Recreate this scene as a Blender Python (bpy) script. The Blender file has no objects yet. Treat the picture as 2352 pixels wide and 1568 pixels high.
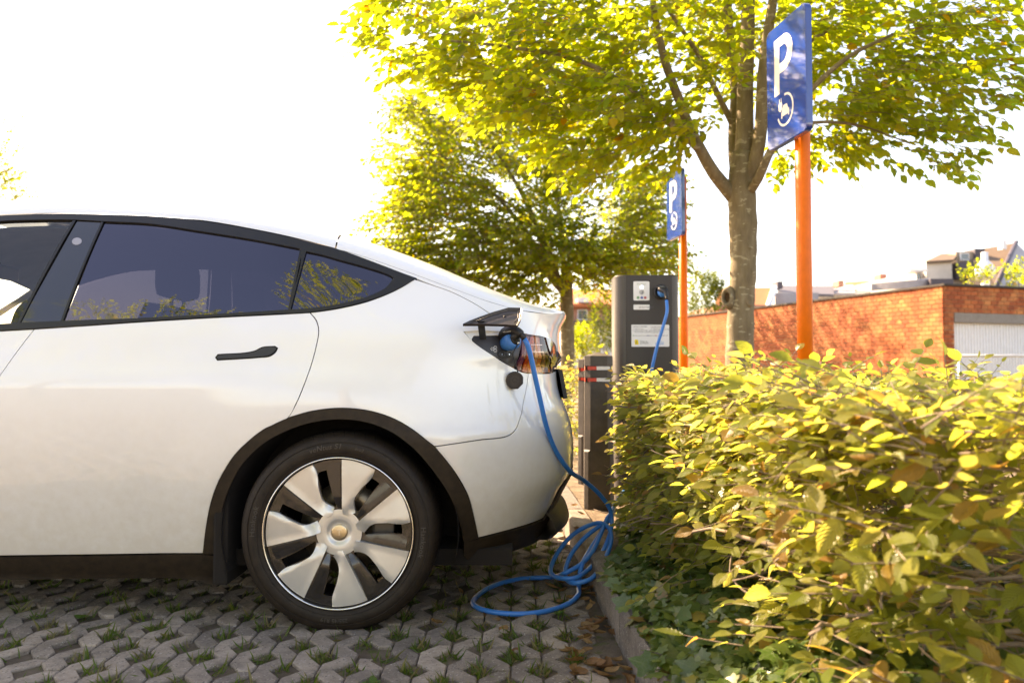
import bpy, bmesh, math, random
import numpy as np
from mathutils import Vector, Matrix, geometry
R_ = math.radians
random.seed(7); rng = np.random.default_rng(11)
sc = bpy.context.scene
col = sc.collection

# ------------------------------------------------------------------ camera
FPX, UC, VC = 1829.0, 1176.0, 784.0          # focal length and centre for a 2352 x 1568 picture
CAM = Vector((0.618, -2.862, 0.922)); TILT = R_(2.07)
cd = bpy.data.cameras.new('camera'); cam = bpy.data.objects.new('camera', cd); col.objects.link(cam)
cam.location = CAM; cam.rotation_euler = (math.pi/2 + TILT, 0, 0)
cd.sensor_width = 36; cd.lens = 36*FPX/2352; cd.clip_start = 0.05; cd.clip_end = 3000
cd.dof.use_dof = True; cd.dof.focus_distance = 2.95; cd.dof.aperture_fstop = 2.9; cd.dof.aperture_blades = 9
sc.camera = cam
# ------------------------------------------------------------------ sky, sun, exposure
SUN_AZ, SUN_EL = R_(-46), R_(37)             # measured from +Y towards +X
sundir = Vector((math.sin(SUN_AZ)*math.cos(SUN_EL), math.cos(SUN_AZ)*math.cos(SUN_EL), math.sin(SUN_EL)))
w = bpy.data.worlds.new('World'); sc.world = w; w.use_nodes = True
nt = w.node_tree; bg = nt.nodes['Background']
sky = nt.nodes.new('ShaderNodeTexSky'); sky.sky_type = 'NISHITA'; sky.sun_disc = False
sky.sun_elevation = SUN_EL; sky.sun_rotation = SUN_AZ; sky.air_density = 1.0; sky.dust_density = 1.2; sky.ozone_density = 1.0
nt.links.new(sky.outputs[0], bg.inputs[0]); bg.inputs[1].default_value = 0.12
sl = bpy.data.lights.new('sun', 'SUN'); sl.energy = 5.0; sl.angle = R_(0.53); sl.color = (1.0, 0.88, 0.68)
so = bpy.data.objects.new('sun', sl); col.objects.link(so); so.rotation_euler = sundir.to_track_quat('Z', 'Y').to_euler()
so.location = (0, 0, 30)
vs = sc.view_settings; vs.view_transform = 'Standard'; vs.look = 'None'; vs.gamma = 1; vs.use_curve_mapping = False; vs.exposure = 2.2
vs.use_white_balance = True; vs.white_balance_temperature = 8700; vs.white_balance_tint = 22
sc.cycles.use_denoising = True; sc.cycles.max_bounces = 8; sc.cycles.transparent_max_bounces = 12
sc.cycles.diffuse_bounces = 4; sc.cycles.glossy_bounces = 4; sc.cycles.transmission_bounces = 4
sc.cycles.sample_clamp_indirect = 8; sc.cycles.caustics_reflective = False; sc.cycles.caustics_refractive = False

# ------------------------------------------------------------------ picture to place
FW = Vector((0, math.cos(TILT), math.sin(TILT))); UPV = Vector((0, -math.sin(TILT), math.cos(TILT))); RT = Vector((1, 0, 0))
def ray(u, v): return FW + RT*((u-UC)/FPX) - UPV*((v-VC)/FPX)
def PY(u, v, Y):
    d = ray(u, v); return CAM + d*((Y-CAM.y)/d.y)
def PZ(u, v, z):
    d = ray(u, v); return CAM + d*((z-CAM.z)/d.z)
def proj(p):
    d = p-CAM; f = d.dot(FW)
    return UC+FPX*d.dot(RT)/f, VC-FPX*d.dot(UPV)/f, f

# ------------------------------------------------------------------ object helpers
def tag(o, label=None, cat=None, group=None, kind=None):
    if label: o['label'] = label
    if cat: o['category'] = cat
    if group: o['group'] = group
    if kind: o['kind'] = kind
    return o
def empty(name, loc=(0, 0, 0), label=None, cat=None, group=None, kind=None):
    o = bpy.data.objects.new(name, None); col.objects.link(o); o.location = loc; o.empty_display_size = .1
    return tag(o, label, cat, group, kind)
def link(name, me, mat=None, parent=None):
    if mat is not None and len(me.materials) == 0: me.materials.append(mat)
    o = bpy.data.objects.new(name, me); col.objects.link(o)
    if parent is not None:
        o.parent = parent; o.matrix_parent_inverse = Matrix.Translation(parent.location).inverted()
    return o
def norm(v):
    v = Vector(v); return v.normalized()
def frame(d):
    d = norm(d); a = Vector((0, 0, 1)) if abs(d.z) < .9 else Vector((1, 0, 0))
    x = d.cross(a).normalized(); return x, x.cross(d).normalized()
class MB:
    def __init__(s): s.v = []; s.f = []; s.sm = []
    def add(s, vs, fs, smooth=False):
        b = len(s.v); s.v += [tuple(p) for p in vs]; s.f += [tuple(i+b for i in f) for f in fs]; s.sm += [smooth]*len(fs); return s
    def box(s, lo, hi, M=None, bev=0.0):
        x0, y0, z0 = lo; x1, y1, z1 = hi
        if bev <= 0:
            P = [(x, y, z) for z in (z0, z1) for y in (y0, y1) for x in (x0, x1)]
            F = [(0, 2, 3, 1), (4, 5, 7, 6), (0, 1, 5, 4), (2, 6, 7, 3), (0, 4, 6, 2), (1, 3, 7, 5)]
        else:
            bm = bmesh.new(); bmesh.ops.create_cube(bm, size=1)
            for q in bm.verts: q.co = Vector(((x0+x1)/2+q.co.x*(x1-x0), (y0+y1)/2+q.co.y*(y1-y0), (z0+z1)/2+q.co.z*(z1-z0)))
            bmesh.ops.bevel(bm, geom=bm.edges[:], offset=bev, segments=2, affect='EDGES', profile=.6)
            P = [q.co.copy() for q in bm.verts]; bm.verts.index_update(); F = [[q.index for q in f.verts] for f in bm.faces]; bm.free()
        if M is not None: P = [M @ Vector(p) for p in P]
        return s.add(P, F)
    def tube(s, pts, rad, n=8, caps=True, smooth=True):
        pts = [Vector(p) for p in pts]; m = len(pts)
        if not hasattr(rad, '__len__'): rad = [rad]*m
        P = []; F = []; x = None
        for i, p in enumerate(pts):
            t = (pts[min(i+1, m-1)]-pts[max(i-1, 0)])
            t = t.normalized() if t.length > 1e-9 else Vector((0, 0, 1))
            if x is None: x, _ = frame(t)
            x = (x-t*x.dot(t)).normalized(); y = t.cross(x)
            for k in range(n):
                a = 2*math.pi*k/n; P.append(p+(x*math.cos(a)+y*math.sin(a))*rad[i])
        for i in range(m-1):
            for k in range(n):
                a, b = i*n+k, i*n+(k+1) % n; F.append((a, b, b+n, a+n))
        if caps: F.append(tuple(range(n-1, -1, -1))); F.append(tuple((m-1)*n+k for k in range(n)))
        return s.add(P, F, smooth)
    def lathe(s, prof, n=48, M=None, smooth=True, close=False, caps=True):
        P = []; F = []; m = len(prof)               # prof: (radius, height) about local Z
        for r, h in prof:
            for k in range(n):
                a = 2*math.pi*k/n; P.append(Vector((r*math.cos(a), r*math.sin(a), h)))
        rows = m if close else m-1
        for i in range(rows):
            j = (i+1) % m
            for k in range(n):
                F.append((i*n+k, i*n+(k+1) % n, j*n+(k+1) % n, j*n+k))
        if not close and caps:
            if prof[0][0] > 1e-6: F.append(tuple(range(n-1, -1, -1)))
            if prof[-1][0] > 1e-6: F.append(tuple((m-1)*n+k for k in range(n)))
        if M is not None: P = [M @ p for p in P]
        return s.add(P, F, smooth)
    def prism(s, poly, h0, h1, M=None, smooth=False, bev=0.0):   # poly in local XY, extruded along local Z
        n = len(poly); P = []
        ar = sum(poly[i][0]*poly[(i+1) % n][1]-poly[(i+1) % n][0]*poly[i][1] for i in range(n))
        if ar < 0: poly = poly[::-1]
        if bev > 0:
            ins = offset_poly(poly, bev)
            P = [(x, y, h0) for x, y in poly]+[(x, y, h1-bev) for x, y in poly]+[(x, y, h1) for x, y in ins]
            F = [tuple(range(n-1, -1, -1)), tuple(2*n+k for k in range(n))]
            for k in range(n):
                j = (k+1) % n; F += [(k, j, n+j, n+k), (n+k, n+j, 2*n+j, 2*n+k)]
        else:
            P = [(x, y, h0) for x, y in poly]+[(x, y, h1) for x, y in poly]
            F = [tuple(range(n-1, -1, -1)), tuple(n+k for k in range(n))]+[(k, (k+1) % n, n+(k+1) % n, n+k) for k in range(n)]
        P = [Vector(p) for p in P]
        if M is not None: P = [M @ p for p in P]
        return s.add(P, F, smooth)
    def grid(s, rows, smooth=True, flip=False):
        n = len(rows[0]); P = [p for r in rows for p in r]; F = []
        for i in range(len(rows)-1):
            for k in range(n-1):
                q = (i*n+k, i*n+k+1, (i+1)*n+k+1, (i+1)*n+k); F.append(q[::-1] if flip else q)
        return s.add(P, F, smooth)
    def mesh(s, name='m'):
        me = bpy.data.meshes.new(name); me.from_pydata([tuple(p) for p in s.v], [], s.f)
        me.polygons.foreach_set('use_smooth', s.sm); me.update(); return me
    def build(s, name, mat, parent=None): return link(name, s.mesh(name), mat, parent)
def offset_poly(poly, d):                       # inward for a counter-clockwise loop
    n = len(poly); out = []
    for i in range(n):
        p0, p1, p2 = Vector(poly[i-1]), Vector(poly[i]), Vector(poly[(i+1) % n])
        a = (p1-p0); b = (p2-p1)
        if a.length < 1e-9 or b.length < 1e-9: out.append(tuple(p1)); continue
        a.normalize(); b.normalize(); n1 = Vector((-a.y, a.x)); n2 = Vector((-b.y, b.x)); m = n1+n2
        L = m.length
        if L < .35: m = n1; k = 1
        else: m = m/L; k = min(1/max(m.dot(n1), .4), 2)
        q = p1+m*(d*k); out.append((q.x, q.y))
    return out
def spline(pts, step=1.0, closed=False, corner=38):
    P = [Vector(p) for p in pts]; n = len(P); out = []
    def is_corner(i):
        if not closed and (i == 0 or i == n-1): return True
        a = P[i]-P[i-1]; b = P[(i+1) % n]-P[i]
        return a.length < 1e-9 or b.length < 1e-9 or a.angle(b, 0) > R_(corner)
    cs = [is_corner(i) for i in range(n)]
    for i in range(n if closed else n-1):
        p1, p2 = P[i], P[(i+1) % n]; p0 = P[i-1] if not cs[i] else p1*2-p2; j = (i+1) % n
        p3 = P[(j+1) % n] if not cs[j] else p2*2-p1
        k = max(1, int(round((p2-p1).length/step)))
        l1 = (p1-p0).length; l2 = (p2-p1).length; l3 = (p3-p2).length
        m1 = ((p1-p0)/max(l1, 1e-9)+(p2-p1)/max(l2, 1e-9))*.5*l2; m2 = ((p2-p1)/max(l2, 1e-9)+(p3-p2)/max(l3, 1e-9))*.5*l2
        for t in range(k):
            s = t/k; s2 = s*s; s3 = s2*s
            out.append(p1*(2*s3-3*s2+1)+m1*(s3-2*s2+s)+p2*(-2*s3+3*s2)+m2*(s3-s2))
    if not closed: out.append(P[-1])
    return out
def inside(pt, loops):
    x, y = pt; c = False
    for L in loops:
        n = len(L); j = n-1
        for i in range(n):
            xi, yi = L[i][0], L[i][1]; xj, yj = L[j][0], L[j][1]
            if (yi > y) != (yj > y) and x < (xj-xi)*(y-yi)/(yj-yi)+xi: c = not c
            j = i
    return c
def cdt(loops, step):                           # loops of 2D points -> (points, triangles, loops as indices)
    V = []; E = []; idx = []
    for L in loops:
        b = len(V); n = len(L); V += [Vector((p[0], p[1])) for p in L]; E += [(b+i, b+(i+1) % n) for i in range(n)]
    nb = len(V)
    if step:
        xs = [p[0] for p in V]; ys = [p[1] for p in V]; B = np.array([[p[0], p[1]] for p in V])
        y = min(ys)+step*.5; r = 0
        while y < max(ys):
            x = min(xs)+step*(.5 if r % 2 else .1)
            while x < max(xs):
                if inside((x, y), loops) and np.min((B[:, 0]-x)**2+(B[:, 1]-y)**2) > (step*.45)**2: V.append(Vector((x, y)))
                x += step
            y += step*.87; r += 1
    vo, eo, fo, ov, oe, of = geometry.delaunay_2d_cdt(V, E, [], 0, 1e-6)
    tri = []
    for f in fo:
        c = (vo[f[0]]+vo[f[1]]+vo[f[2]])/3
        if inside((c.x, c.y), loops): tri.append(tuple(f))
    bset = set()
    cons = []
    inv = {}
    for i, o in enumerate(ov):
        for q in o: inv[q] = i
    b = 0
    for L in loops:
        cons.append([inv[b+i] for i in range(len(L))]); b += len(L)
    return vo, tri, cons
def text_geo(body, size=1.0, extrude=0.0, align='LEFT', shear=0.0, spacing=1.0):
    cu = bpy.data.curves.new('t', 'FONT'); cu.body = body; cu.size = size; cu.extrude = extrude; cu.align_x = align; cu.shear = shear; cu.space_character = spacing
    cu.resolution_u = 3
    o = bpy.data.objects.new('t', cu); col.objects.link(o)
    dg = bpy.context.evaluated_depsgraph_get(); me = o.evaluated_get(dg).to_mesh()
    V = [v.co.copy() for v in me.vertices]; F = [tuple(p.vertices) for p in me.polygons]
    o.evaluated_get(dg).to_mesh_clear(); bpy.data.objects.remove(o); bpy.data.curves.remove(cu)
    return V, F
def basis(o, x, y, z=None):
    x = Vector(x).normalized(); y = Vector(y); y = (y-x*y.dot(x)).normalized(); z = x.cross(y)
    return Matrix(((x.x, y.x, z.x, o[0]), (x.y, y.y, z.y, o[1]), (x.z, y.z, z.z, o[2]), (0, 0, 0, 1)))

# ------------------------------------------------------------------ materials
def new_mat(name):
    m = bpy.data.materials.new(name); m.use_nodes = True; return m, m.node_tree, m.node_tree.nodes['Principled BSDF']
def N(t, kind, **kw):
    n = t.nodes.new(kind)
    for k, v in kw.items():
        if k in n.inputs.keys(): n.inputs[k].default_value = v
        else: setattr(n, k, v)
    return n
def ramp(t, fac, stops):
    r = t.nodes.new('ShaderNodeValToRGB'); el = r.color_ramp.elements
    while len(el) < len(stops): el.new(.5)
    for e, (p, c) in zip(el, stops): e.position = p; e.color = tuple(c)+(1,) if len(c) == 3 else c
    t.links.new(fac, r.inputs[0]); return r.outputs[0]
def mixc(t, fac, a, b, mode='MIX'):
    m = t.nodes.new('ShaderNodeMix'); m.data_type = 'RGBA'; m.blend_type = mode
    for sock, v in ((m.inputs[0], fac), (m.inputs[6], a), (m.inputs[7], b)):
        if hasattr(v, 'is_output'): t.links.new(v, sock)
        else: sock.default_value = v if not isinstance(v, (tuple, list)) else (tuple(v)+(1,))[:4]
    return m.outputs[2]
def noise(t, scale, detail=4, rough=.55, vec=None, kind='Object'):
    n = N(t, 'ShaderNodeTexNoise', Scale=scale, Detail=detail, Roughness=rough)
    tc = t.nodes.new('ShaderNodeTexCoord'); t.links.new(tc.outputs[kind] if vec is None else vec, n.inputs['Vector']); return n.outputs[0]
def bump(t, p, height, strength=.3, dist=.01):
    b = N(t, 'ShaderNodeBump', Strength=strength, Distance=dist); t.links.new(height, b.inputs['Height']); t.links.new(b.outputs[0], p.inputs['Normal']); return b
def plain(name, c, rough=.5, metal=0., var=.12, nscale=9., bmp=.05, bscale=160., coat=0., spec=.5, c2=None, world=False, objvar=0.):
    m, t, p = new_mat(name); kind = 'Object'
    geo = t.nodes.new('ShaderNodeNewGeometry').outputs['Position']
    n = noise(t, nscale, 5, .6, geo)
    lo = tuple(max(0, x*(1-var)) for x in c); hi = tuple(min(1, x*(1+var)) for x in c) if c2 is None else c2
    cc = ramp(t, n, [(.3, lo), (.7, hi)])
    if objvar:
        oi = t.nodes.new('ShaderNodeObjectInfo'); cc = mixc(t, 1.0, cc, ramp(t, oi.outputs['Random'], [(0, (1-objvar,)*3), (1, (1+objvar,)*3)]), 'MULTIPLY')
    t.links.new(cc, p.inputs['Base Color'])
    p.inputs['Roughness'].default_value = rough; p.inputs['Metallic'].default_value = metal; p.inputs['Coat Weight'].default_value = coat; p.inputs['Coat Roughness'].default_value = .04
    p.inputs['Specular IOR Level'].default_value = spec
    if bmp: bump(t, p, noise(t, bscale, 3, .6, geo), bmp, .004)
    return m
def paint_mat():
    m, t, p = new_mat('white_paint'); geo = t.nodes.new('ShaderNodeNewGeometry').outputs['Position']
    big = noise(t, 3.0, 3, .5, geo)
    base = ramp(t, big, [(.3, (.80, .80, .79)), (.7, (.84, .84, .83))])
    sp = N(t, 'ShaderNodeTexVoronoi', Scale=55.0); t.links.new(geo, sp.inputs['Vector'])
    spots = ramp(t, sp.outputs['Distance'], [(.012, (1, 1, 1)), (.03, (0, 0, 0))])
    pick = ramp(t, sp.outputs['Color'], [(.88, (0, 0, 0)), (.9, (1, 1, 1))])
    s2 = mixc(t, 1.0, spots, pick, 'MULTIPLY')
    base = mixc(t, s2, base, (.28, .22, .16))
    # road film with the warm ground reflection painted in, densest low on the body
    sep = t.nodes.new('ShaderNodeSeparateXYZ'); t.links.new(geo, sep.inputs[0])
    mr = N(t, 'ShaderNodeMapRange'); mr.inputs[1].default_value = .95; mr.inputs[2].default_value = .25; t.links.new(sep.outputs[2], mr.inputs[0])
    mm = t.nodes.new('ShaderNodeMath'); mm.operation = 'MULTIPLY'; t.links.new(mr.outputs[0], mm.inputs[0]); t.links.new(ramp(t, noise(t, 28, 4, .6, geo), [(.3, (.42, .42, .42)), (.7, (.58, .58, .58))]), mm.inputs[1])
    dirt_and_reflection = ramp(t, mm.outputs[0], [(.06, (0, 0, 0)), (.5, (.46, .46, .46))])
    base = mixc(t, dirt_and_reflection, base, (.44, .33, .18))
    t.links.new(base, p.inputs['Base Color'])
    p.inputs['Roughness'].default_value = .34; p.inputs['Coat Weight'].default_value = 1; p.inputs['Coat Roughness'].default_value = .025; p.inputs['Coat IOR'].default_value = 1.6
    return m
def glass_mat(name, tint, refl_ior=1.55, sheen=(1, 1, 1)):
    m, t, p = new_mat(name); t.nodes.remove(p); out = t.nodes['Material Output']
    tr = N(t, 'ShaderNodeBsdfTransparent'); tr.inputs[0].default_value = tint+(1,)
    gl = N(t, 'ShaderNodeBsdfGlossy'); gl.inputs[0].default_value = sheen+(1,); gl.inputs['Roughness'].default_value = .004
    geo = t.nodes.new('ShaderNodeNewGeometry').outputs['Position']
    f0 = ((refl_ior-1)/(refl_ior+1))**2; gm = t.nodes.new('ShaderNodeNewGeometry')      # Schlick, the same from both sides of the pane
    dp_ = t.nodes.new('ShaderNodeVectorMath'); dp_.operation = 'DOT_PRODUCT'; t.links.new(gm.outputs['Normal'], dp_.inputs[0]); t.links.new(gm.outputs['Incoming'], dp_.inputs[1])
    def MM(op, a, b_=None):
        n = t.nodes.new('ShaderNodeMath'); n.operation = op
        for i, q in enumerate((a, b_)):
            if q is None: continue
            if hasattr(q, 'is_output'): t.links.new(q, n.inputs[i])
            else: n.inputs[i].default_value = q
        return n
    fr = MM('ADD', MM('MULTIPLY', MM('POWER', MM('SUBTRACT', 1.0, MM('ABSOLUTE', dp_.outputs['Value']).outputs[0]).outputs[0], 5.0).outputs[0], 1-f0).outputs[0], f0)
    mx = t.nodes.new('ShaderNodeMixShader')
    b = N(t, 'ShaderNodeBump', Strength=.03, Distance=.01); t.links.new(noise(t, 7, 2, .5, geo), b.inputs['Height']); t.links.new(b.outputs[0], gl.inputs['Normal'])
    t.links.new(fr.outputs[0], mx.inputs[0]); t.links.new(tr.outputs[0], mx.inputs[1]); t.links.new(gl.outputs[0], mx.inputs[2]); t.links.new(mx.outputs[0], out.inputs[0])
    return m
def leaf_mat(name, stops, tstops, single=False, vein=(.5, .55, .2), vein_amt=.25, ribs=9., gloss=.32, trans=.5, radial=False):
    m, t, p = new_mat(name); out = t.nodes['Material Output']
    if single: r = t.nodes.new('ShaderNodeObjectInfo').outputs['Random']
    else:
        a = t.nodes.new('ShaderNodeAttribute'); a.attribute_name = 'rnd'; r = a.outputs['Fac']
    uv = t.nodes.new('ShaderNodeUVMap'); sep = t.nodes.new('ShaderNodeSeparateXYZ'); t.links.new(uv.outputs[0], sep.inputs[0])
    def M(op, a, b=None, c=None):
        n = t.nodes.new('ShaderNodeMath'); n.operation = op
        for i, q in enumerate((a, b, c)):
            if q is None: continue
            if hasattr(q, 'is_output'): t.links.new(q, n.inputs[i])
            else: n.inputs[i].default_value = q
        return n.outputs[0]
    x = sep.outputs[0]; y = sep.outputs[1]                    # x along (0..1), y across (-1..1 stored as 0..1)
    ya = M('ABSOLUTE', M('SUBTRACT', y, .5))
    if radial:
        th = M('ARCTAN2', M('SUBTRACT', y, .5), M('SUBTRACT', x, .08)); w5 = M('ABSOLUTE', M('SINE', M('MULTIPLY', th, 2.6)))
        v1 = M('LESS_THAN', w5, .07); h = M('SUBTRACT', 1.0, v1)
        geo = t.nodes.new('ShaderNodeNewGeometry').outputs['Position']; vor = N(t, 'ShaderNodeTexVoronoi', Scale=95.0); vor.feature = 'DISTANCE_TO_EDGE'; t.links.new(geo, vor.inputs['Vector'])
        v1 = M('MAXIMUM', v1, M('MULTIPLY', M('LESS_THAN', vor.outputs['Distance'], .07), .5))
    else:
        h = M('SINE', M('MULTIPLY', M('SUBTRACT', x, M('MULTIPLY', ya, .75)), ribs*6.283)); v1 = M('MAXIMUM', M('GREATER_THAN', h, .86), M('LESS_THAN', ya, .022))
    geo2 = t.nodes.new('ShaderNodeNewGeometry').outputs['Position']; sp = noise(t, 45, 3, .6, geo2)
    c = ramp(t, r, stops); tc = ramp(t, r, tstops)
    shade = ramp(t, sp, [(.3, (.8, .8, .8)), (.7, (1.15, 1.15, 1.15))])
    c = mixc(t, 1.0, c, shade, 'MULTIPLY'); c = mixc(t, M('MULTIPLY', v1, vein_amt), c, vein)
    t.links.new(c, p.inputs['Base Color']); p.inputs['Roughness'].default_value = gloss; p.inputs['Specular IOR Level'].default_value = .45
    b = bump(t, p, h, .5, .003)
    tl = t.nodes.new('ShaderNodeBsdfTranslucent'); t.links.new(mixc(t, M('MULTIPLY', v1, .35), tc, (.12, .12, .02)), tl.inputs[0]); t.links.new(b.outputs[0], tl.inputs['Normal'])
    mx = t.nodes.new('ShaderNodeMixShader'); mx.inputs[0].default_value = trans
    t.links.new(p.outputs[0], mx.inputs[1]); t.links.new(tl.outputs[0], mx.inputs[2]); t.links.new(mx.outputs[0], out.inputs[0]); return m
M_ = {}
M_['paint'] = paint_mat()
M_['trim'] = plain('satin_black_trim', (.010, .009, .009), .34, var=.2, bmp=.02)
M_['clad'] = plain('dark_cladding', (.019, .0115, .006), .55, var=.3, nscale=30, bmp=.25, bscale=420, spec=.3, c2=(.030, .019, .010))
M_['liner'] = plain('wheel_liner', (.008, .0045, .0022), .9, bmp=.2)
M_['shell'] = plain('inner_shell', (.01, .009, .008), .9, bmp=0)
M_['rubber'] = plain('tyre_rubber', (.017, .0105, .0062), .6, var=.25, nscale=25, bmp=.12, bscale=300, spec=.3, c2=(.026, .017, .0105))
M_['rubtext'] = plain('tyre_lettering', (.045, .037, .03), .5, var=.2, bmp=.1)
M_['silver'] = plain('silver_wheel_paint', (.62, .59, .54), .32, .45, var=.06, bmp=.02, coat=.5)
M_['darkwheel'] = plain('dark_wheel_gloss', (.02, .016, .014), .22, var=.2, bmp=.02, coat=.6)
M_['chrome'] = plain('bright_rim_edge', (.75, .74, .72), .18, 1., var=.05, bmp=.02)
M_['cap'] = plain('brushed_cap', (.62, .5, .33), .3, 1., var=.1, nscale=40, bmp=.1)
M_['disc'] = plain('brake_disc', (.35, .27, .18), .4, .9, var=.2, bmp=.1)
M_['caliper'] = plain('caliper_metal', (.12, .1, .08), .5, .4)
M_['gloss'] = plain('gloss_black', (.012, .011, .013), .05, var=.1, bmp=0, coat=1, spec=.6)
M_['glass'] = glass_mat('clear_glass', (.78, .84, .84), 1.7)
M_['tint'] = glass_mat('tinted_glass', (.020, .019, .027), 2.1, (.86, .82, 1.0))
M_['seat'] = plain('seat_leather', (.02, .02, .022), .5, bmp=.1)
M_['lining'] = plain('headlining', (.26, .27, .29), .9, bmp=.1, bscale=500)
M_['port'] = plain('port_panel', (.035, .033, .037), .42, var=.1, bmp=.05)
M_['black'] = plain('matte_black', (.012, .011, .011), .5, bmp=.08)
M_['mark'] = plain('white_mark', (.8, .8, .78), .5, var=.03, bmp=0)
M_['blue'] = plain('blue_cable', (.015, .19, .58), .36, var=.1, nscale=14, bmp=.08, bscale=220)
M_['plugblue'] = plain('blue_plug', (.03, .20, .55), .45, bmp=.1)
# ------------------------------------------------------------------ body surface of the car (axle at x = 0, ground z = 0, centre line y = YC)
YC, XC, NE = .955, .25, 2.5
def table(pts):
    xs = np.array([p[0] for p in pts]); ys = np.array([p[1] for p in pts]); h = np.diff(xs); d = np.diff(ys)/h
    m = np.zeros(len(xs)); m[0] = d[0]; m[-1] = d[-1]
    for i in range(1, len(xs)-1):
        m[i] = 0.5*(d[i-1]+d[i]) if d[i-1]*d[i] > 0 else 0
        if d[i-1]*d[i] > 0: m[i] = (h[i-1]+h[i])*3/((2*h[i]+h[i-1])/d[i-1]+(h[i]+2*h[i-1])/d[i])
    X = np.linspace(xs[0], xs[-1], 1400); Y = np.zeros_like(X)
    k = np.clip(np.searchsorted(xs, X, 'right')-1, 0, len(xs)-2); t = (X-xs[k])/h[k]
    Y = ys[k]*(2*t**3-3*t**2+1)+m[k]*h[k]*(t**3-2*t**2+t)+ys[k+1]*(-2*t**3+3*t**2)+m[k+1]*h[k]*(t**3-t**2)
    ker = np.ones(15)/15; Yp = np.concatenate([np.full(7, Y[0]), Y, np.full(7, Y[-1])]); Y2 = np.convolve(Yp, ker, 'valid'); Y2[:9] = Y[:9]; Y2[-9:] = Y[-9:]
    return lambda q: float(np.interp(q, X, Y2))
g_door = table([(.15, .13), (.22, .100), (.30, .078), (.36, .064), (.42, .051), (.50, .035), (.60, .018), (.70, .006), (.80, -.002), (.86, -.003), (.90, .003), (.93, .014), (1.0, .035), (1.06, .052), (1.10, .068), (1.2, .106), (1.3, .148), (1.4, .194), (1.48, .234), (1.53, .261), (1.58, .292), (1.66, .36)])
g_rear = table([(.15, .16), (.22, .108), (.30, .076), (.40, .043), (.50, .021), (.58, .008), (.64, .000), (.68, -.003), (.72, .004), (.80, .010), (.90, .016), (.98, .024), (1.03, .036), (1.08, .058), (1.14, .092), (1.2, .128), (1.3, .182), (1.4, .238), (1.5, .30), (1.66, .42)])
xrear = table([(.15, .74), (.27, .79), (.404, .856), (.49, .897), (.557, .902), (.62, .899), (.663, .894), (.75, .868), (.815, .842), (.88, .829), (.94, .826), (.976, .846), (1.026, .842), (1.074, .838), (1.12, .848), (1.16, .869), (1.19, .874), (1.3, .86), (1.66, .86)])
def sst(a, b, x):
    t = min(1, max(0, (x-a)/(b-a))); return t*t*(3-2*t)
def gside(x, z):
    b = sst(-.35, .42, x); g = g_door(z)*(1-b)+g_rear(z)*b
    r = math.hypot(x, z-.345)                                  # haunch over the rear wheel
    g -= .016*sst(.72, .44, r)*sst(1.0, .80, z)
    xf = x+2.89; r2 = math.hypot(xf, z-.345); g -= .014*sst(.72, .44, r2)*sst(1.0, .80, z)
    if x < -2.6: g += .55*max(0, (-2.6-x))**2.2
    return g
q_ = np.linspace(0, 1, 3001); cx_ = .62*q_; cy_ = .93*(1-(1-q_**NE)**(1/NE)); L_ = np.concatenate([[0], np.cumsum(np.hypot(np.diff(cx_), np.diff(cy_)))])
LMAX = float(L_[-1])
def lift(a, z):
    if a <= XC: return Vector((a, gside(a, z), z))
    q = float(np.interp(a-XC, L_, q_)); x = XC+(xrear(z)-XC)*q; g = gside(min(x, .8), z)
    return Vector((x, YC-(YC-g)*max(0, 1-q**NE)**(1/NE), z))
def a_of(x, z):
    if x <= XC: return x
    q = min((x-XC)/(xrear(z)-XC), .975); return XC+float(np.interp(q, q_, L_))
def on_body(u, v):                                            # picture point -> (a, z) on the body side
    Y = .05
    for k in range(40):
        p = PY(u, v, Y); a = a_of(p.x, p.z); y2 = lift(a, p.z).y
        if abs(y2-Y) < 1e-5: break
        Y += (y2-Y)*.55
    return (a, p.z)
def nrm(a, z, e=.006):
    da = lift(a+e, z)-lift(a-e, z); dz = lift(a, z+e)-lift(a, z-e); return da.cross(dz).normalized()   # points to -y (outwards)
CAR = empty('car', (0, 0, 0), 'white electric hatchback car plugged in to charge, cut off by the picture edge', 'car')
def finish(me, norms):
    me.polygons.foreach_set('use_smooth', [True]*len(me.polygons)); me.update()
    try: me.normals_split_custom_set_from_vertices(norms)
    except Exception as ex: print('normals', ex)
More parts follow.
